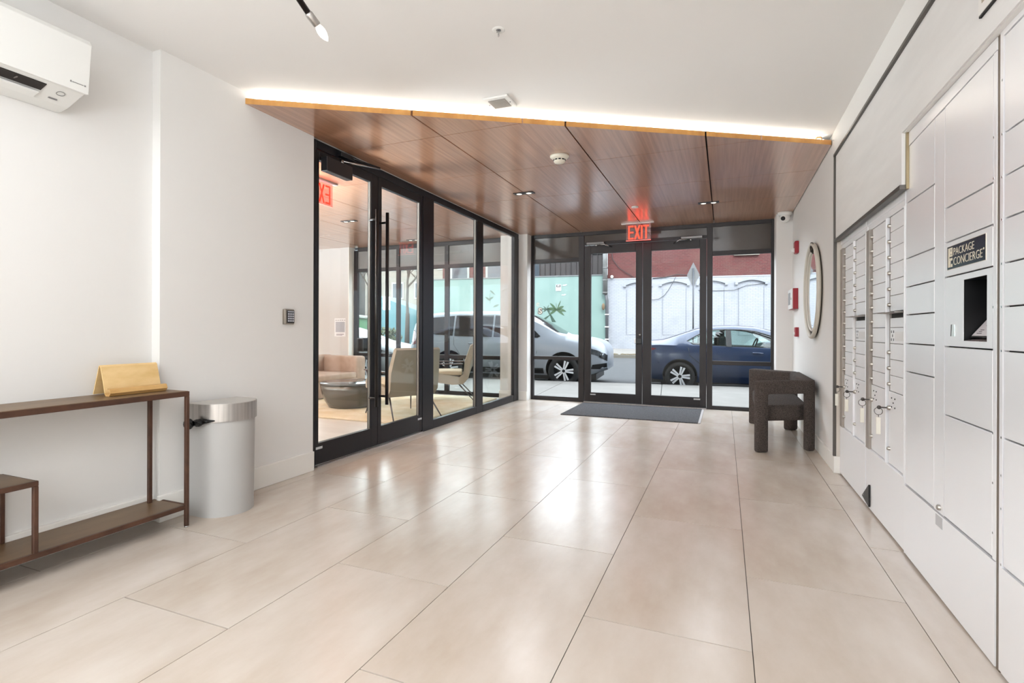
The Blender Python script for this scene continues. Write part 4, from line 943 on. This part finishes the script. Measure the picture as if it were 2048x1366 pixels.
# white and red brick building
T2 = 17.2
bd = PE('brick_building', MB().box(-3.66, 20, T2, T2 + 8, 0.1, 3.65), WBRICK, 'brick building painted white below and left red above, across the street', 'building')
P('upper_wall', MB().box(-3.62, 20, T2 + 0.02, T2 + 8, 3.65, 11), RBRICK, bd, local=True)
P('belt_course', MB().box(-3.66, 20, T2 - 0.015, T2 + 0.05, 3.61, 3.665), mat('white_stone', (226, 229, 238), 0.8), bd, local=True)
P('base_course', MB().box(-3.66, 20, T2 - 0.03, T2 + 0.05, 0.1, 0.5), WBRICK, bd, local=True)
HOOD = mat('hood_grey', (206, 211, 222), 0.7)
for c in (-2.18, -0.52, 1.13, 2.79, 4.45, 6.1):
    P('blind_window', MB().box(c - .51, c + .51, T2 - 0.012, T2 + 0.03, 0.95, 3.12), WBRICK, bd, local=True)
    P('window_edge', MB().box(c - .53, c - .512, T2 - 0.02, T2 + .01, 0.95, 3.12).box(c + .512, c + .53, T2 - 0.02, T2 + .01, 0.95, 3.12), mat('edge_grey', (178, 184, 198), 0.8), bd, local=True)  # greyer strips down both sides of the blind window
    pts = [(c - .66 + 1.32 * k / 14, 3.36 + 0.17 * math.sin(PI * k / 14)) for k in range(15)]
    poly = pts + [(x, z - 0.085) for x, z in pts[::-1]]
    mb = MB(); n = len(pts)
    for k in range(n - 1): mb.prism([pts[k], pts[k + 1], (pts[k + 1][0], pts[k + 1][1] - .085), (pts[k][0], pts[k][1] - .085)], 'y', T2 - 0.10, T2 + 0.02)
    h = P('arched_hood', mb, HOOD, bd, local=True)
    P('hood_stop', MB().box(c - .68, c - .56, T2 - .11, T2 + .02, 3.24, 3.36), HOOD, h, local=True); P('hood_stop', MB().box(c + .56, c + .68, T2 - .11, T2 + .02, 3.24, 3.36), HOOD, h, local=True)
WIRE = mat('cable_black', (48, 48, 54), 0.6)
P('cable', MB().tube([(-3.41, T2 - .03, 4.9), (-3.38, T2 - .03, 4.6), (-3.1, T2 - .03, 4.2), (-2.7, T2 - .03, 3.9), (-2.36, T2 - .03, 3.69)], 0.014, 5), WIRE, bd, local=True)
P('cable', MB().tube([(-1.55, T2 - .06, 2.6), (-1.2, T2 - .06, 2.64), (-0.95, T2 - .06, 2.82), (-.78, T2 - .06, 3.05), (-.55, T2 - .12, 3.45), (-.46, T2 - .06, 3.65)], 0.012, 5), WIRE, bd, local=True)
P('cable', MB().tube([(-1.5, T2 - .04, 3.62), (-.9, T2 - .04, 3.66), (-.4, T2 - .04, 3.77), (.1, T2 - .04, 3.73), (.5, T2 - .04, 3.62)], 0.018, 5), WIRE, bd, local=True)
P('cable', MB().tube([(.55, T2 - .04, 3.02), (1.3, T2 - .04, 2.98), (2.1, T2 - .04, 3.0), (2.6, T2 - .04, 3.2), (3.4, T2 - .04, 3.28)], 0.010, 5), WIRE, bd, local=True)
ll = PE('wall_light', MB().box(2.06, 3.12, T2 - .10, T2 + .03, 4.56, 4.68, bev=.01), mat('lamp_beige', (206, 196, 180), 0.6), 'long beige strip light on the red brick band', 'wall light')
cc = PE('street_camera', MB().ball((-3.4, T2 - .1, 3.74), .07), WHITEPL, 'small white round camera on the brick corner by the drainpipe', 'security camera')
P('arm', MB().tube([(-3.4, T2 - .05, 3.73), (-3.33, T2 + .02, 3.68)], .02, 6), DARKGAP, cc, local=True)
dp = T('drainpipe', 'tall grey drainpipe between the mint wall and the brick building', 'drainpipe', (0, 0, 0)); X_(dp)
PIPE = mat('weathered_pipe', (176, 178, 178), 0.6, var=((140, 140, 138), (4, 4, 2), 4, 0.35, 0.65))
P('upper_pipe', MB().tube([(-3.72, T2 - .14, 6.5), (-3.72, T2 - .14, 2.9)], .115, 14), PIPE, dp, local=True)
for z in (2.95, 3.55, 4.15): P('collar', MB().tube([(-3.72, T2 - .14, z), (-3.72, T2 - .14, z + .05)], .128, 14), PIPE, dp, local=True)
P('lower_pipe', MB().tube([(-3.70, T2 - .12, 2.95), (-3.63, T2 - .12, 2.6), (-3.63, T2 - .12, 0.25)], .075, 12), mat('pipe_dark', (104, 106, 112), 0.6), dp, local=True)
for z in (0.7, 1.3, 1.9): P('clamp', MB().box(-3.72, -3.54, T2 - .2, T2, z, z + .04), WHITEPL, dp, local=True)
P('meter_box', MB().ball((-3.80, T2 - .16, 2.3), .11, .7, .7, 1.5), mat('meter_rust', (150, 120, 84), 0.7), dp, local=True)

# mint wall with mural, metal cladding above
MINT = mat('mint_paint', (172, 206, 198), 0.75, var=((162, 197, 189), (1.5, 1.5, 1.5), 5, 0.35, 0.65))
mw = PE('mural_wall', MB().box(-13.6, -3.66, T2 + .02, T2 + .4, 0.1, 3.86), MINT, 'mint green painted wall with palm tree mural left of the drainpipe', 'wall')
P('cap', MB().box(-13.6, -3.66, T2 - .01, T2 + .42, 3.83, 3.88), mat('cap_grey', (150, 156, 158), 0.6), mw, local=True)
GREEN, GREEN2, BRN = mat('mural_green', (72, 112, 66), 0.7), mat('mural_dark_green', (52, 92, 72), 0.7), mat('mural_brown', (96, 70, 60), 0.7)
def flat(pts, y=0.012): return MB().prism(pts, 'y', T2 + .02 - y, T2 + .025)
def frond(cx, cz, ang, ln, droop, wd):
    a, b = [], []
    for k in range(7):
        u = k / 6; x = cx + math.cos(ang) * ln * u; z = cz + math.sin(ang) * ln * u - droop * u * u
        ww = wd * math.sin(PI * min(1, u * .85 + .12)); a.append((x, z + ww)); b.append((x, z - ww))
    return flat(a + b[::-1])
def palm(cx, cz, s, base, m):
    p = P('palm', flat([(cx - .02, cz), (cx + .03, cz), ((cx + base[0]) / 2 + .05, (cz + base[1]) / 2 + .04), (base[0] + .1, base[1]), (base[0] - .1, base[1]), ((cx + base[0]) / 2 - .02, (cz + base[1]) / 2)], 0.008), GREEN2, mw, local=True)
    for ang, ln, dr in ((2.9, .52, .05), (2.35, .5, .02), (1.15, .5, 0), (.55, .42, .05), (.15, .48, .16), (-.45, .42, .1), (3.5, .4, .1), (1.7, .34, 0)):
        P('frond', frond(cx, cz, ang, ln * s, dr * s, 0.075 * s), m, p, local=True)
palm(-6.13, 2.17, 1.0, (-6.78, 1.70), GREEN); palm(-6.64, 2.19, .5, (-6.27, 1.56), GREEN2)
CRM2 = mat('mural_cream', (226, 216, 196), 0.7)
Mtx = frame((-7.10, T2 + .012, 1.98), (1, 0, 0), (0, 0, 1))
text('s', .62, Mtx, BRN, 'lettering', mw, .002, bold=.03, local=True); text('s', .62, Mtx @ Matrix.Translation((.0, .0, .004)), CRM2, 'lettering', mw, .002, bold=0.0, local=True)
text('e', .4, frame((-7.2, T2 + .012, 2.36), (1, 0, 0), (0, 0, 1)), CRM2, 'lettering', mw, .002, local=True)
for x, z in ((-5.74, 3.38), (-5.79, 2.9)):
    P('bird', flat([(x - .14, z), (x - .04, z + .05), (x, z + .03), (x + .07, z + .07), (x + .14, z + .03), (x + .02, z - .03)]), mat('mural_white', (240, 246, 246), 0.7), mw, local=True)
sn = PE('wall_notice', MB().box(-6.17, -5.92, T2 - .012, T2 + .02, 3.12, 3.43), mat('notice_white', (236, 236, 238), 0.5), 'small black and white notice screwed on the mint wall', 'notice')
P('header', MB().box(-6.16, -5.93, T2 - .016, T2 - .01, 3.30, 3.42), DARKGAP, sn, local=True)
P('print', MB().box(-6.10, -5.99, T2 - .019, T2 - .014, 3.345, 3.385).box(-6.13, -5.96, T2 - .016, T2 - .010, 3.22, 3.24).box(-6.12, -5.98, T2 - .016, T2 - .010, 3.16, 3.175), mat('notice_white', (236, 236, 238), 0.5), sn, local=True)
for k in range(6):      # mural leaves further left on the wall, seen through the lounge
    P('mural_leaf', frond(-9.6 + .12 * math.cos(k * 2.1), 2.35 + .17 * k, .4 + k * 1.05, .34, .02, .05), GREEN, mw, local=True)
mf = T('metal_cladding', 'dark grey standing seam metal panels above the mint wall', 'metal fence', (0, 0, 0)); X_(mf)
CLAD = mat('dark_zinc', (96, 90, 90), 0.45, 0.5)
for k in range(12):
    s0 = -7.04 + .265 * k
    P('panel', MB().box(s0 + .01, s0 + .255, T2 + .12, T2 + .16, 3.885, 4.9, bev=.006, seg=1).box(s0 - .012, s0 + .012, T2 + .06, T2 + .16, 3.885, 4.9), CLAD, mf, local=True)
P('cap', MB().box(-7.06, -3.86, T2 + .04, T2 + .3, 4.9, 4.95), CLAD, mf, local=True)
ss = T('road_sign', 'grey back of a diamond road sign on a thin post across the street', 'road sign', (0, 0, 0)); X_(ss)
mb = MB().prism([(0.165, 2.86), (0.41, 3.375), (0.165, 3.89), (-0.08, 3.375)], 'y', 13.7, 13.71); P('sign_plate', mb, mat('sign_back', (188, 190, 192), 0.4, 0.5), ss, local=True)
P('post', MB().tube([(.165, 13.68, .15), (.165, 13.68, 3.65)], .032, 8), mat('post_steel', (112, 116, 124), 0.5, 0.6), ss, local=True)

# far left: sheds, houses and bare trees seen through the lounge windows
gs = T('green_shed', 'green slatted shed at the end of the mint wall', 'shed', (0, 0, 0)); X_(gs)
SG = mat('shed_green', (96, 160, 112), 0.7)
for k in range(9): P('slat', MB().box(-23.6, -20.9, 24.0, 24.05, -.02 + k * .22, .19 + k * .22), SG, gs, local=True)
P('roof', MB().prism([(-23.8, 2.2), (-20.6, 1.9), (-20.6, 2.0), (-23.8, 2.32)], 'y', 23.8, 26.5), mat('shed_roof', (186, 196, 186), 0.7), gs, local=True)
P('body', MB().box(-23.6, -20.9, 24.06, 26.3, -.02, 1.95), SG, gs, local=True)
bs = PE('blue_shed', MB().prism([(-17.6, .1), (-13.7, .1), (-13.7, 1.85), (-15.5, 2.5), (-17.6, 3.2)], 'y', 19.3, 21.6), mat('shed_blue', (120, 182, 194), 0.7), 'blue sloping-topped shed behind the end of the mint wall', 'shed')
def house(label, s0, s1, t0, t1, h, m, nx, nz, z0=1.0, kind_='apartment_building'):
    b = PE(kind_, MB().box(s0, s1, t0, t1, -.3, h), m, label, 'building')
    ws = (s1 - s0) / nx; hs = (h - z0) / nz
    for i in range(nx):
        for j in range(nz):
            cx, cz = s0 + ws * (i + .5), z0 + hs * (j + .45)
            f = P('window', MB().box(cx - ws * .27, cx + ws * .27, t0 - .06, t0 + .02, cz - hs * .3, cz + hs * .3), mat('house_trim', (226, 226, 222), 0.6), b, local=True)
            P('pane', MB().box(cx - ws * .21, cx + ws * .21, t0 - .08, t0 - .05, cz - hs * .25, cz + hs * .25), mat('house_pane', (84, 98, 110), 0.1), f, local=True)
    P('cornice', MB().box(s0 - .1, s1 + .1, t0 - .2, t0 + .1, h, h + .3), mat('house_trim', (226, 226, 222), 0.6), b, local=True)
house('grey-white apartment house with many windows beyond the green shed', -46, -30, 34, 44, 11, mat('house_greywhite', (204, 206, 208), 0.8), 5, 4)
house('pale beige house behind the bare trees, left of the mint wall', -29, -19.5, 36, 44, 9, mat('house_beige', (196, 188, 176), 0.8), 4, 3)
house('low red brick house with white windows rising behind the mint wall', -14.5, -7.4, 22, 28, 8, RBRICK, 3, 2, 3.6)
house('white row house across the street, far left beyond the white sedan', -72, -50, 24, 34, 10, mat('house_white', (216, 220, 224), 0.8), 7, 3)
BARK = mat('bare_bark', (96, 86, 76), 0.9)
def tree(label, s, t, h, seed, n=95):
    rnd = random.Random(seed); mb = MB()
    def grow(p, d, ln, r, depth):
        q = p + d * ln; m_ = (p + q) / 2 + Vector((rnd.uniform(-1, 1), rnd.uniform(-1, 1), rnd.uniform(-.3, .5))) * ln * .07
        mb.tube([p, m_, q], [r, r * .85, r * .68], 5 if depth > 2 else 4, cap=False)
        if depth == 0: return
        for _ in range(3 if depth > 1 else 2):
            a = Vector((rnd.gauss(0, .6), rnd.gauss(0, .6), rnd.gauss(.35, .3)))
            grow(p.lerp(q, rnd.uniform(.6, 1)), (d + a).normalized(), ln * rnd.uniform(.6, .8), r * .6, depth - 1)
    tr_ = T('bare_tree', label, 'tree', (0, 0, 0)); X_(tr_)
    P('trunk', MB().tube([(s, t, -.1), (s + .05, t, h * .3)], [.16, .12], 8), BARK, tr_, local=True)
    grow(Vector((s + .05, t, h * .28)), Vector((0, 0, 1)), h * .25, .1, 4)
    P('branches', mb, BARK, tr_, local=True)
tree('bare winter tree in front of the beige house', -19.5, 21.5, 7.5, 3); tree('bare winter tree beside the green shed', -24.5, 22.0, 8.0, 5); tree('bare winter tree right at the mint wall end', -15.2, 18.6, 7.0, 9)
def bush(label, s, t, r, seed):
    rnd = random.Random(seed); mb = MB()
    for _ in range(260):
        v = Vector((rnd.gauss(0, 1), rnd.gauss(0, 1), rnd.gauss(0, 1))).normalized() * r * rnd.uniform(.6, 1); c = Vector((s + v.x * 1.5, t + v.y, .35 + r * .7 + v.z * .8))
        a = Vector((rnd.uniform(-1, 1), rnd.uniform(-1, 1), rnd.uniform(-1, 1))).normalized() * .16; b_ = a.orthogonal().normalized() * .07
        mb.poly([c - a, c + b_, c + a, c - b_], [(0, 1, 2, 3)])
    o = T('bush', label, 'bush', (0, 0, 0)); X_(o)
    P('foliage', mb, mat('bush_leaves', (104, 116, 80), 0.8), o, local=True, kind='stuff'); P('stem', MB().tube([(s, t, 0), (s, t, .5)], .05, 6), BARK, o, local=True)
bush('low olive bush by the far curb, left of the mint wall', -14.6, 15.2, .6, 2); bush('olive bush in front of the green shed', -19.5, 17.5, .9, 4); bush('dark olive bush below the far white row house', -36, 20, 1.1, 6)
pl_ = T('utility_pole', 'thin white signal pole with a small box beyond the white sedan', 'pole', (0, 0, 0)); X_(pl_)
P('pole', MB().tube([(-13.9, 14.2, .1), (-13.9, 14.2, 5.2)], .05, 8), WHITEPL, pl_, local=True); P('box', MB().box(-14.06, -13.74, 14.0, 14.2, 2.1, 2.75, bev=.03), WHITEPL, pl_, local=True)
# our own building, outside
ex = P('exterior_wall', MB().box(-9.4, 1.4, 8.16, 8.4, 2.72, 9).box(-14, -9.2, 8.12, 8.4, -.1, 9).box(.65, 9, 8.14, 8.4, -.1, 9), mat('facade_grey', (150, 148, 146), 0.8))
props(ex, 'grey outer face of the lobby building above and beside the storefront', 'wall', kind='structure')

# ------------------------------------------------------------------ cars
ALB = 1.0
RIML = mat('rim_machined', (206, 209, 214), 0.35, 0.5)
ALB = 0.285
RUB, RIMD = mat('tyre_rubber', (42, 43, 45), 0.8), mat('rim_dark', (44, 46, 50), 0.4, 0.6)
CARBLK, TINT = mat('car_trim_black', (18, 19, 22), 0.4), mat('tinted_car_glass', (36, 42, 48), 0.05, 0, 0.6)
ALB = 1.0
CLEARW = glass('car_clear_glass', (205, 222, 218), 0.05)
ALB = 0.285
def wheel(par, x, y, z, r, side, spokes, rr):
    M = frame((x, y, z), (1, 0, 0), (0, 0, 1)) if side < 0 else frame((x, y, z), (-1, 0, 0), (0, 0, 1))
    w_ = P('wheel', MB().lathe([(rr, -.2), (r - .02, -.2), (r, -.17), (r, -.03), (r - .02, 0), (rr + .015, .004), (rr, -.012)], M, 32), RUB, par, local=True)
    P('rim', MB().lathe([(0, -.09), (rr - .03, -.08), (rr - .012, -.012), (rr, -.005), (rr + .004, -.012), (rr, -.03)], M, 32), RIMD, w_, local=True)
    mb = MB()
    for k in range(spokes):
        for off in ((-.16, .16) if spokes < 8 else (0,)):
            R = M @ Matrix.Rotation(2 * PI * k / spokes, 4, 'Z'); a = off
            mb.prism([(.035, -.03 if off <= 0 else .0), (.035, .0 if off < 0 else .03), ((rr - .01) * math.cos(a) , (rr - .01) * math.sin(a) + .022), ((rr - .01) * math.cos(a), (rr - .01) * math.sin(a) - .022)], 'z', -.022, -.004, M=R)
    P('spokes', mb, RIML, w_, local=True)
    P('hub_cap', MB().lathe([(0, .0), (.03, .0), (.036, -.008), (.04, -.03)], M, 16), RIMD, w_, local=True)

def car(name, label, s0, t_near, z, L, hw, top, belt, zr, plan, roofw, wx, wr_, arch, paint, dlo, shield, backl, lamps, seams, tunnel=None, flip=False, spokes=5, rr=.225, pillars=(), handles=(), mirror=None, side_moulding=None):
    ang = 0.0977 + (PI if flip else 0)
    base = EXT @ Vector((s0, t_near + hw, z))
    t = T(name, label, 'car', tuple(base), ang)
    st = sorted(set([0, .02, .05, .1, .16, .24] + [L - v for v in (0, .02, .05, .1, .16, .24)] + [.32 + (L - .64) * k / 40 for k in range(41)]))
    def sect(x):
        wv = lerp(plan, x) * hw; zb, zt, zl = lerp(belt, x), lerp(top, x), lerp(zr, x); g = max(zt - zb, .02)
        wr2 = min(lerp(roofw, x) * hw, wv * .96); zm = zl + (zb - zl) * .5
        return [(wv * .86, zl), (wv * .97, zl + (zb - zl) * .16), (wv, zm), (wv * .995, zl + (zb - zl) * .78), (wv * .955, zb), (wr2, zb + g * .86), (wr2 * .90, zb + g * .955), (wr2 * .5, zb + g * .992), (0, zt)]
    mb = MB(); rings = []
    for x in st:
        p = sect(x); ring = [(x, -y, zz) for y, zz in p] + [(x, y, zz) for y, zz in p[-2::-1]]
        rings.append([mb.bm.verts.new(v) for v in ring])
    n = len(rings[0])
    for A, Bq in zip(rings, rings[1:]):
        for k in range(n): mb.bm.faces.new((A[k], Bq[k], Bq[(k + 1) % n], A[(k + 1) % n]))
    mb.bm.faces.new(rings[0]); mb.bm.faces.new(rings[-1][::-1])
    bmesh.ops.recalc_face_normals(mb.bm, faces=mb.bm.faces)
    me = mb.mesh('body', paint)
    cut = []
    for x in wx:
        c = MB().lathe([(0, -1.2), (arch, -1.2), (arch, 1.2), (0, 1.2)], frame((x, 0, wr_ + .02), (1, 0, 0), (0, 0, 1)), 36, smooth=False); bmesh.ops.recalc_face_normals(c.bm, faces=c.bm.faces)
        cut.append(c.mesh('c', CARBLK))
    if tunnel:
        c = MB().prism(tunnel, 'y', -1.3, 1.3); cut.append(c.mesh('c', mat('car_cabin_grey', (58, 60, 64), 0.8)))
    me = boolean(me, cut); me.polygons.foreach_set('use_smooth', [True] * len(me.polygons)); me.set_sharp_from_angle(angle=math.radians(38))
    P('body', me, None, t, local=True)
    def sy(x, zz):
        p = sect(x)
        for (ya, za), (yb, zb) in zip(p, p[1:]):
            if za <= zz <= zb and zb > za: return ya + (yb - ya) * (zz - za) / (zb - za)
        return p[0][0] if zz < p[0][1] else 0.0
    def tz(x, y):
        p = sect(x)[::-1]; y = abs(y)
        for (ya, za), (yb, zb) in zip(p, p[1:]):
            if ya <= y <= yb and yb > ya: return za + (zb - za) * (y - ya) / (yb - ya)
        return p[-1][1]
    def side_patch(nm, poly, m, off=.006, sides=(-1,), cell=.09):
        mb = MB(); xs = [p[0] for p in poly]; zs_ = [p[1] for p in poly]
        x = min(xs)
        while x < max(xs):
            q = min(zs_)
            while q < max(zs_):
                c = cellclip(poly, x, x + cell, q, q + cell)
                if len(c) >= 3:
                    for sd in sides: mb.poly([(a, sd * (sy(a, b) + off), b) for a, b in c], [tuple(range(len(c)))])
                q += cell
            x += cell
        bmesh.ops.remove_doubles(mb.bm, verts=mb.bm.verts, dist=1e-4)
        return P(nm, mb, m, t, local=True)
    def top_patch(nm, poly, m, off=.006, cell=.1):
        mb = MB(); x = min(p[0] for p in poly)
        while x < max(p[0] for p in poly):
            y = min(p[1] for p in poly)
            while y < max(p[1] for p in poly):
                c = cellclip(poly, x, x + cell, y, y + cell)
                if len(c) >= 3: mb.poly([(a, b, tz(a, b) + off) for a, b in c], [tuple(range(len(c)))])
                y += cell
            x += cell
        bmesh.ops.remove_doubles(mb.bm, verts=mb.bm.verts, dist=1e-4)
        return P(nm, mb, m, t, local=True)
    BOTH = (-1, 1)
    for i, d in enumerate(dlo):
        cx, cz = sum(p[0] for p in d) / len(d), sum(p[1] for p in d) / len(d)
        if tunnel: side_patch('side_window', d, CLEARW, -.012, BOTH)
        else:
            side_patch('window_trim', [(cx + (p[0] - cx) * 1.035, cz + (p[1] - cz) * 1.09) for p in d], CARBLK, .004, BOTH); side_patch('side_window', d, TINT, .014, BOTH)
    for d in pillars: side_patch('pillar', d, CARBLK, .020, BOTH)
    top_patch('windshield', shield, TINT); top_patch('rear_window', backl, TINT)
    for nm, poly, m, off in lamps: side_patch(nm, poly, m, off, BOTH, .06)
    for sm in seams:
        P('door_seam', MB().tube([(a, -(sy(a, b) + .001), b) for a, b in sm], .0045, 4), CARBLK, t, local=True)
    for hx, hz in handles:
        P('door_handle', MB().tube([(hx - .1, -(sy(hx, hz) + .012), hz + .006), (hx, -(sy(hx, hz) + .03), hz), (hx + .1, -(sy(hx, hz) + .012), hz - .006)], [.012, .017, .012], 8), paint, t, local=True)
    if mirror:
        mx, mz = mirror
        for sd in BOTH: smooth(P('wing_mirror', MB().box(mx - .09, mx + .07, *sorted((sd * (hw + .0), sd * (hw + .19))), mz - .03, mz + .11, bev=.035, seg=3), paint, t, local=True))
    if side_moulding: side_patch('rocker_trim', side_moulding, CARBLK, .008, BOTH)
    for x in wx:
        for sd in (-1, 1): wheel(t, x, sd * (hw - .015), wr_, wr_, sd, spokes, rr)
    for x in wx: P('wheel_well', MB().box(x - arch * 1.1, x + arch * 1.1, -.5, .5, .1, wr_ + arch + .1), CARBLK, t, local=True)
    P('underbody', MB().box(.25, L - .25, -hw * .8, hw * .8, .16, .3), CARBLK, t, local=True)
    return t, side_patch, top_patch, sy
BLUE = mat('metallic_blue_paint', (44, 80, 134), 0.34, 0.15, 0.5, 0.5)
WHITEC = mat('white_car_paint', (222, 228, 236), 0.4, 0.0, 0.5, 0.3)
SILV = mat('silver_white_paint', (228, 238, 252), 0.4, 0.05, 0.5, 0.3)
TAIL = mat('tail_lamp_red', (170, 24, 34), 0.15, 0, 0.5, 1.0); HEAD = mat('head_lamp_glass', (120, 128, 136), 0.12, 0.5, 0.5, 1.0); GRILLE = mat('grille_dark', (34, 36, 40), 0.4, 0.4)
SEDTOP = [(0, .94), (.03, 1.03), (.1, 1.065), (.35, 1.095), (.6, 1.115), (.95, 1.235), (1.3, 1.36), (1.65, 1.425), (2.05, 1.44), (2.5, 1.41), (2.85, 1.32), (3.2, 1.17), (3.55, 1.035), (3.7, 1.0), (4.1, .92), (4.35, .82), (4.5, .70), (4.55, .62)]
SEDBELT = [(0, .90), (.1, .97), (.5, 1.0), (1.0, .985), (2, .945), (3.0, .92), (3.6, .90), (4.1, .82), (4.4, .70), (4.55, .56)]
SEDZR = [(0, .42), (.1, .30), (.4, .24), (1, .19), (3.6, .19), (4.3, .22), (4.55, .34)]
PLAN = [(0, .74), (.02, .79), (.06, .85), (.16, .92), (.4, .975), (.9, 1), (3.6, 1), (4.1, .965), (4.35, .88), (4.47, .78), (4.55, .62)]
ROOFW = [(0, .80), (.5, .74), (1.2, .66), (2.0, .66), (2.8, .67), (3.4, .76), (4.1, .80), (4.55, .6)]
def sedan(label, s0, t_near, z, paint, tunnel=None, flip=False, sp=5):
    dlo_r = [(1.12, 1.09), (1.24, 1.02), (1.90, .985), (1.90, 1.325), (1.62, 1.315), (1.34, 1.215)]
    dlo_f = [(1.99, .983), (2.96, .955), (3.16, .985), (2.78, 1.19), (2.46, 1.295), (2.2, 1.325), (1.99, 1.33)]
    r = car('car', label, s0, t_near, z, 4.55, .875, SEDTOP, SEDBELT, SEDZR, PLAN, ROOFW, (.95, 3.62), .315, .362, paint,
        [dlo_r, dlo_f], [(2.78, -.5), (3.42, -.60), (3.5, 0), (3.42, .60), (2.78, .5), (2.7, 0)], [(.66, -.56), (1.30, -.44), (1.34, 0), (1.30, .44), (.66, .56), (.6, 0)],
        [('tail_lamp', [(.0, .84), (.0, .96), (.18, .97), (.46, .92), (.25, .83)], TAIL, .006), ('head_lamp', [(3.98, .70), (4.05, .80), (4.40, .70), (4.54, .58), (4.40, .58)], HEAD, .006)],
        [[(1.98, .30), (1.96, .6), (1.95, .94)], [(3.05, .30), (3.12, .6), (3.1, .9)], [(1.36, .60), (1.15, .78), (1.12, .95)], [(1.36, .60), (1.42, .40), (1.45, .28)], [(.42, .93), (.5, .6)]],
        tunnel=tunnel, flip=flip, spokes=sp, rr=.222, pillars=[[(1.89, .975), (2.0, .972), (2.0, 1.34), (1.89, 1.335)], [(1.40, 1.0), (1.425, 1.0), (1.425, 1.25), (1.40, 1.24)]], handles=[(1.48, .86), (2.5, .845)], mirror=(3.02, .94))
    return r
TUN = [(1.1, 1.085), (1.22, 1.01), (1.9, .975), (2.96, .945), (3.18, .98), (2.79, 1.2), (2.47, 1.30), (2.2, 1.33), (1.9, 1.335), (1.62, 1.325), (1.33, 1.22)]
bt, spf, tpf, _ = sedan('metallic blue sedan parked facing right outside the entry doors', -1.51, 3.50, -.17, BLUE, TUN)
SEATM = mat('car_seat_grey', (92, 94, 98), 0.9)
for x, y in ((1.75, -.38), (1.75, .38)): P('seat', MB().box(x, x + .16, y - .24, y + .24, .90, 1.20, bev=.05).box(x + .03, x + .13, y - .11, y + .11, 1.2, 1.29, bev=.03), SEATM, bt, local=True)
P('steering_wheel', MB().tube([(2.62 + .06 * math.cos(2 * PI * k / 20), .38 + .18 * math.sin(2 * PI * k / 20), 1.0 + .15 * math.cos(2 * PI * k / 20)) for k in range(20)], .016, 6, closed=True), CARBLK, bt, local=True)
P('dashboard', MB().box(2.85, 3.1, -.6, .6, .9, 1.01, bev=.03), CARBLK, bt, local=True)
for s_ in (-1, 1): P('window_trim', MB().tube([(a, s_ * (.80 - max(0, (b - .95)) * .48), b) for a, b in TUN], .012, 5, closed=True), CARBLK, bt, local=True)
sedan('white sedan parked behind the silver white car, seen through the lounge', -12.0, 3.55, -.17, WHITEC)
sedan('white sedan parked on the far side of the street behind the blue car', 6.4, 11.0, -.02, WHITEC, flip=True, sp=5)
SUVTOP = [(0, 1.02), (.03, 1.30), (.1, 1.52), (.25, 1.68), (.6, 1.755), (1.2, 1.785), (2.2, 1.79), (2.8, 1.755), (3.1, 1.67), (3.45, 1.48), (3.75, 1.29), (3.9, 1.215), (4.3, 1.17), (4.65, 1.11), (4.82, 1.05), (4.92, .97), (4.98, .84)]
SUVBELT = [(0, .98), (.2, 1.10), (1, 1.12), (2.5, 1.10), (3.6, 1.09), (3.95, 1.06), (4.5, .98), (4.85, .84), (4.98, .66)]
SUVZR = [(0, .50), (.15, .38), (.5, .30), (1.2, .25), (4.0, .25), (4.6, .28), (4.98, .40)]
SPL = [(0, .80), (.03, .85), (.1, .91), (.3, .965), (.9, 1), (4.0, 1), (4.5, .97), (4.75, .92), (4.9, .85), (4.98, .74)]
SRW = [(0, .74), (.4, .76), (1.5, .78), (2.8, .76), (3.5, .80), (4.0, .86), (4.98, .66)]
car('car', 'silver white crossover car parked at the curb left of the entry doors', -7.12, 3.48, -.165, 4.98, .98, SUVTOP, SUVBELT, SUVZR, SPL, SRW, (1.14, 4.0), .365, .425, SILV,
    [[(.36, 1.24), (.62, 1.60), (1.2, 1.64), (1.2, 1.18)], [(1.27, 1.18), (1.27, 1.645), (2.22, 1.65), (2.22, 1.16)], [(2.30, 1.16), (2.30, 1.645), (2.78, 1.60), (3.08, 1.47), (3.42, 1.18), (3.36, 1.15)]],
    [(3.06, -.66), (3.80, -.72), (3.9, 0), (3.80, .72), (3.06, .66), (3.0, 0)], [(.05, -.6), (.24, -.62), (.26, 0), (.24, .62), (.05, .6)],
    [('tail_lamp', [(.0, .92), (.0, 1.26), (.1, 1.30), (.2, 1.2), (.2, .95)], TAIL, .008), ('head_lamp', [(4.36, .86), (4.5, .92), (4.76, .85), (4.94, .77), (4.93, .69), (4.7, .74)], HEAD, .008), ('lower_grille', [(4.62, .42), (4.66, .52), (4.97, .56), (4.97, .42)], GRILLE, .008), ('grille', [(4.80, .70), (4.85, .80), (4.978, .74), (4.978, .60)], GRILLE, .01)],
    [[(2.26, .42), (2.26, 1.12)], [(3.30, .45), (3.36, .8), (3.36, 1.12)], [(1.42, .72), (1.26, .95), (1.25, 1.14)], [(4.36, 1.05), (4.52, .93)]], spokes=5, rr=.245, handles=[(1.75, .98), (2.75, .97)], mirror=(3.2, 1.12), side_moulding=[(1.62, .29), (1.62, .42), (3.52, .42), (3.52, .29)])
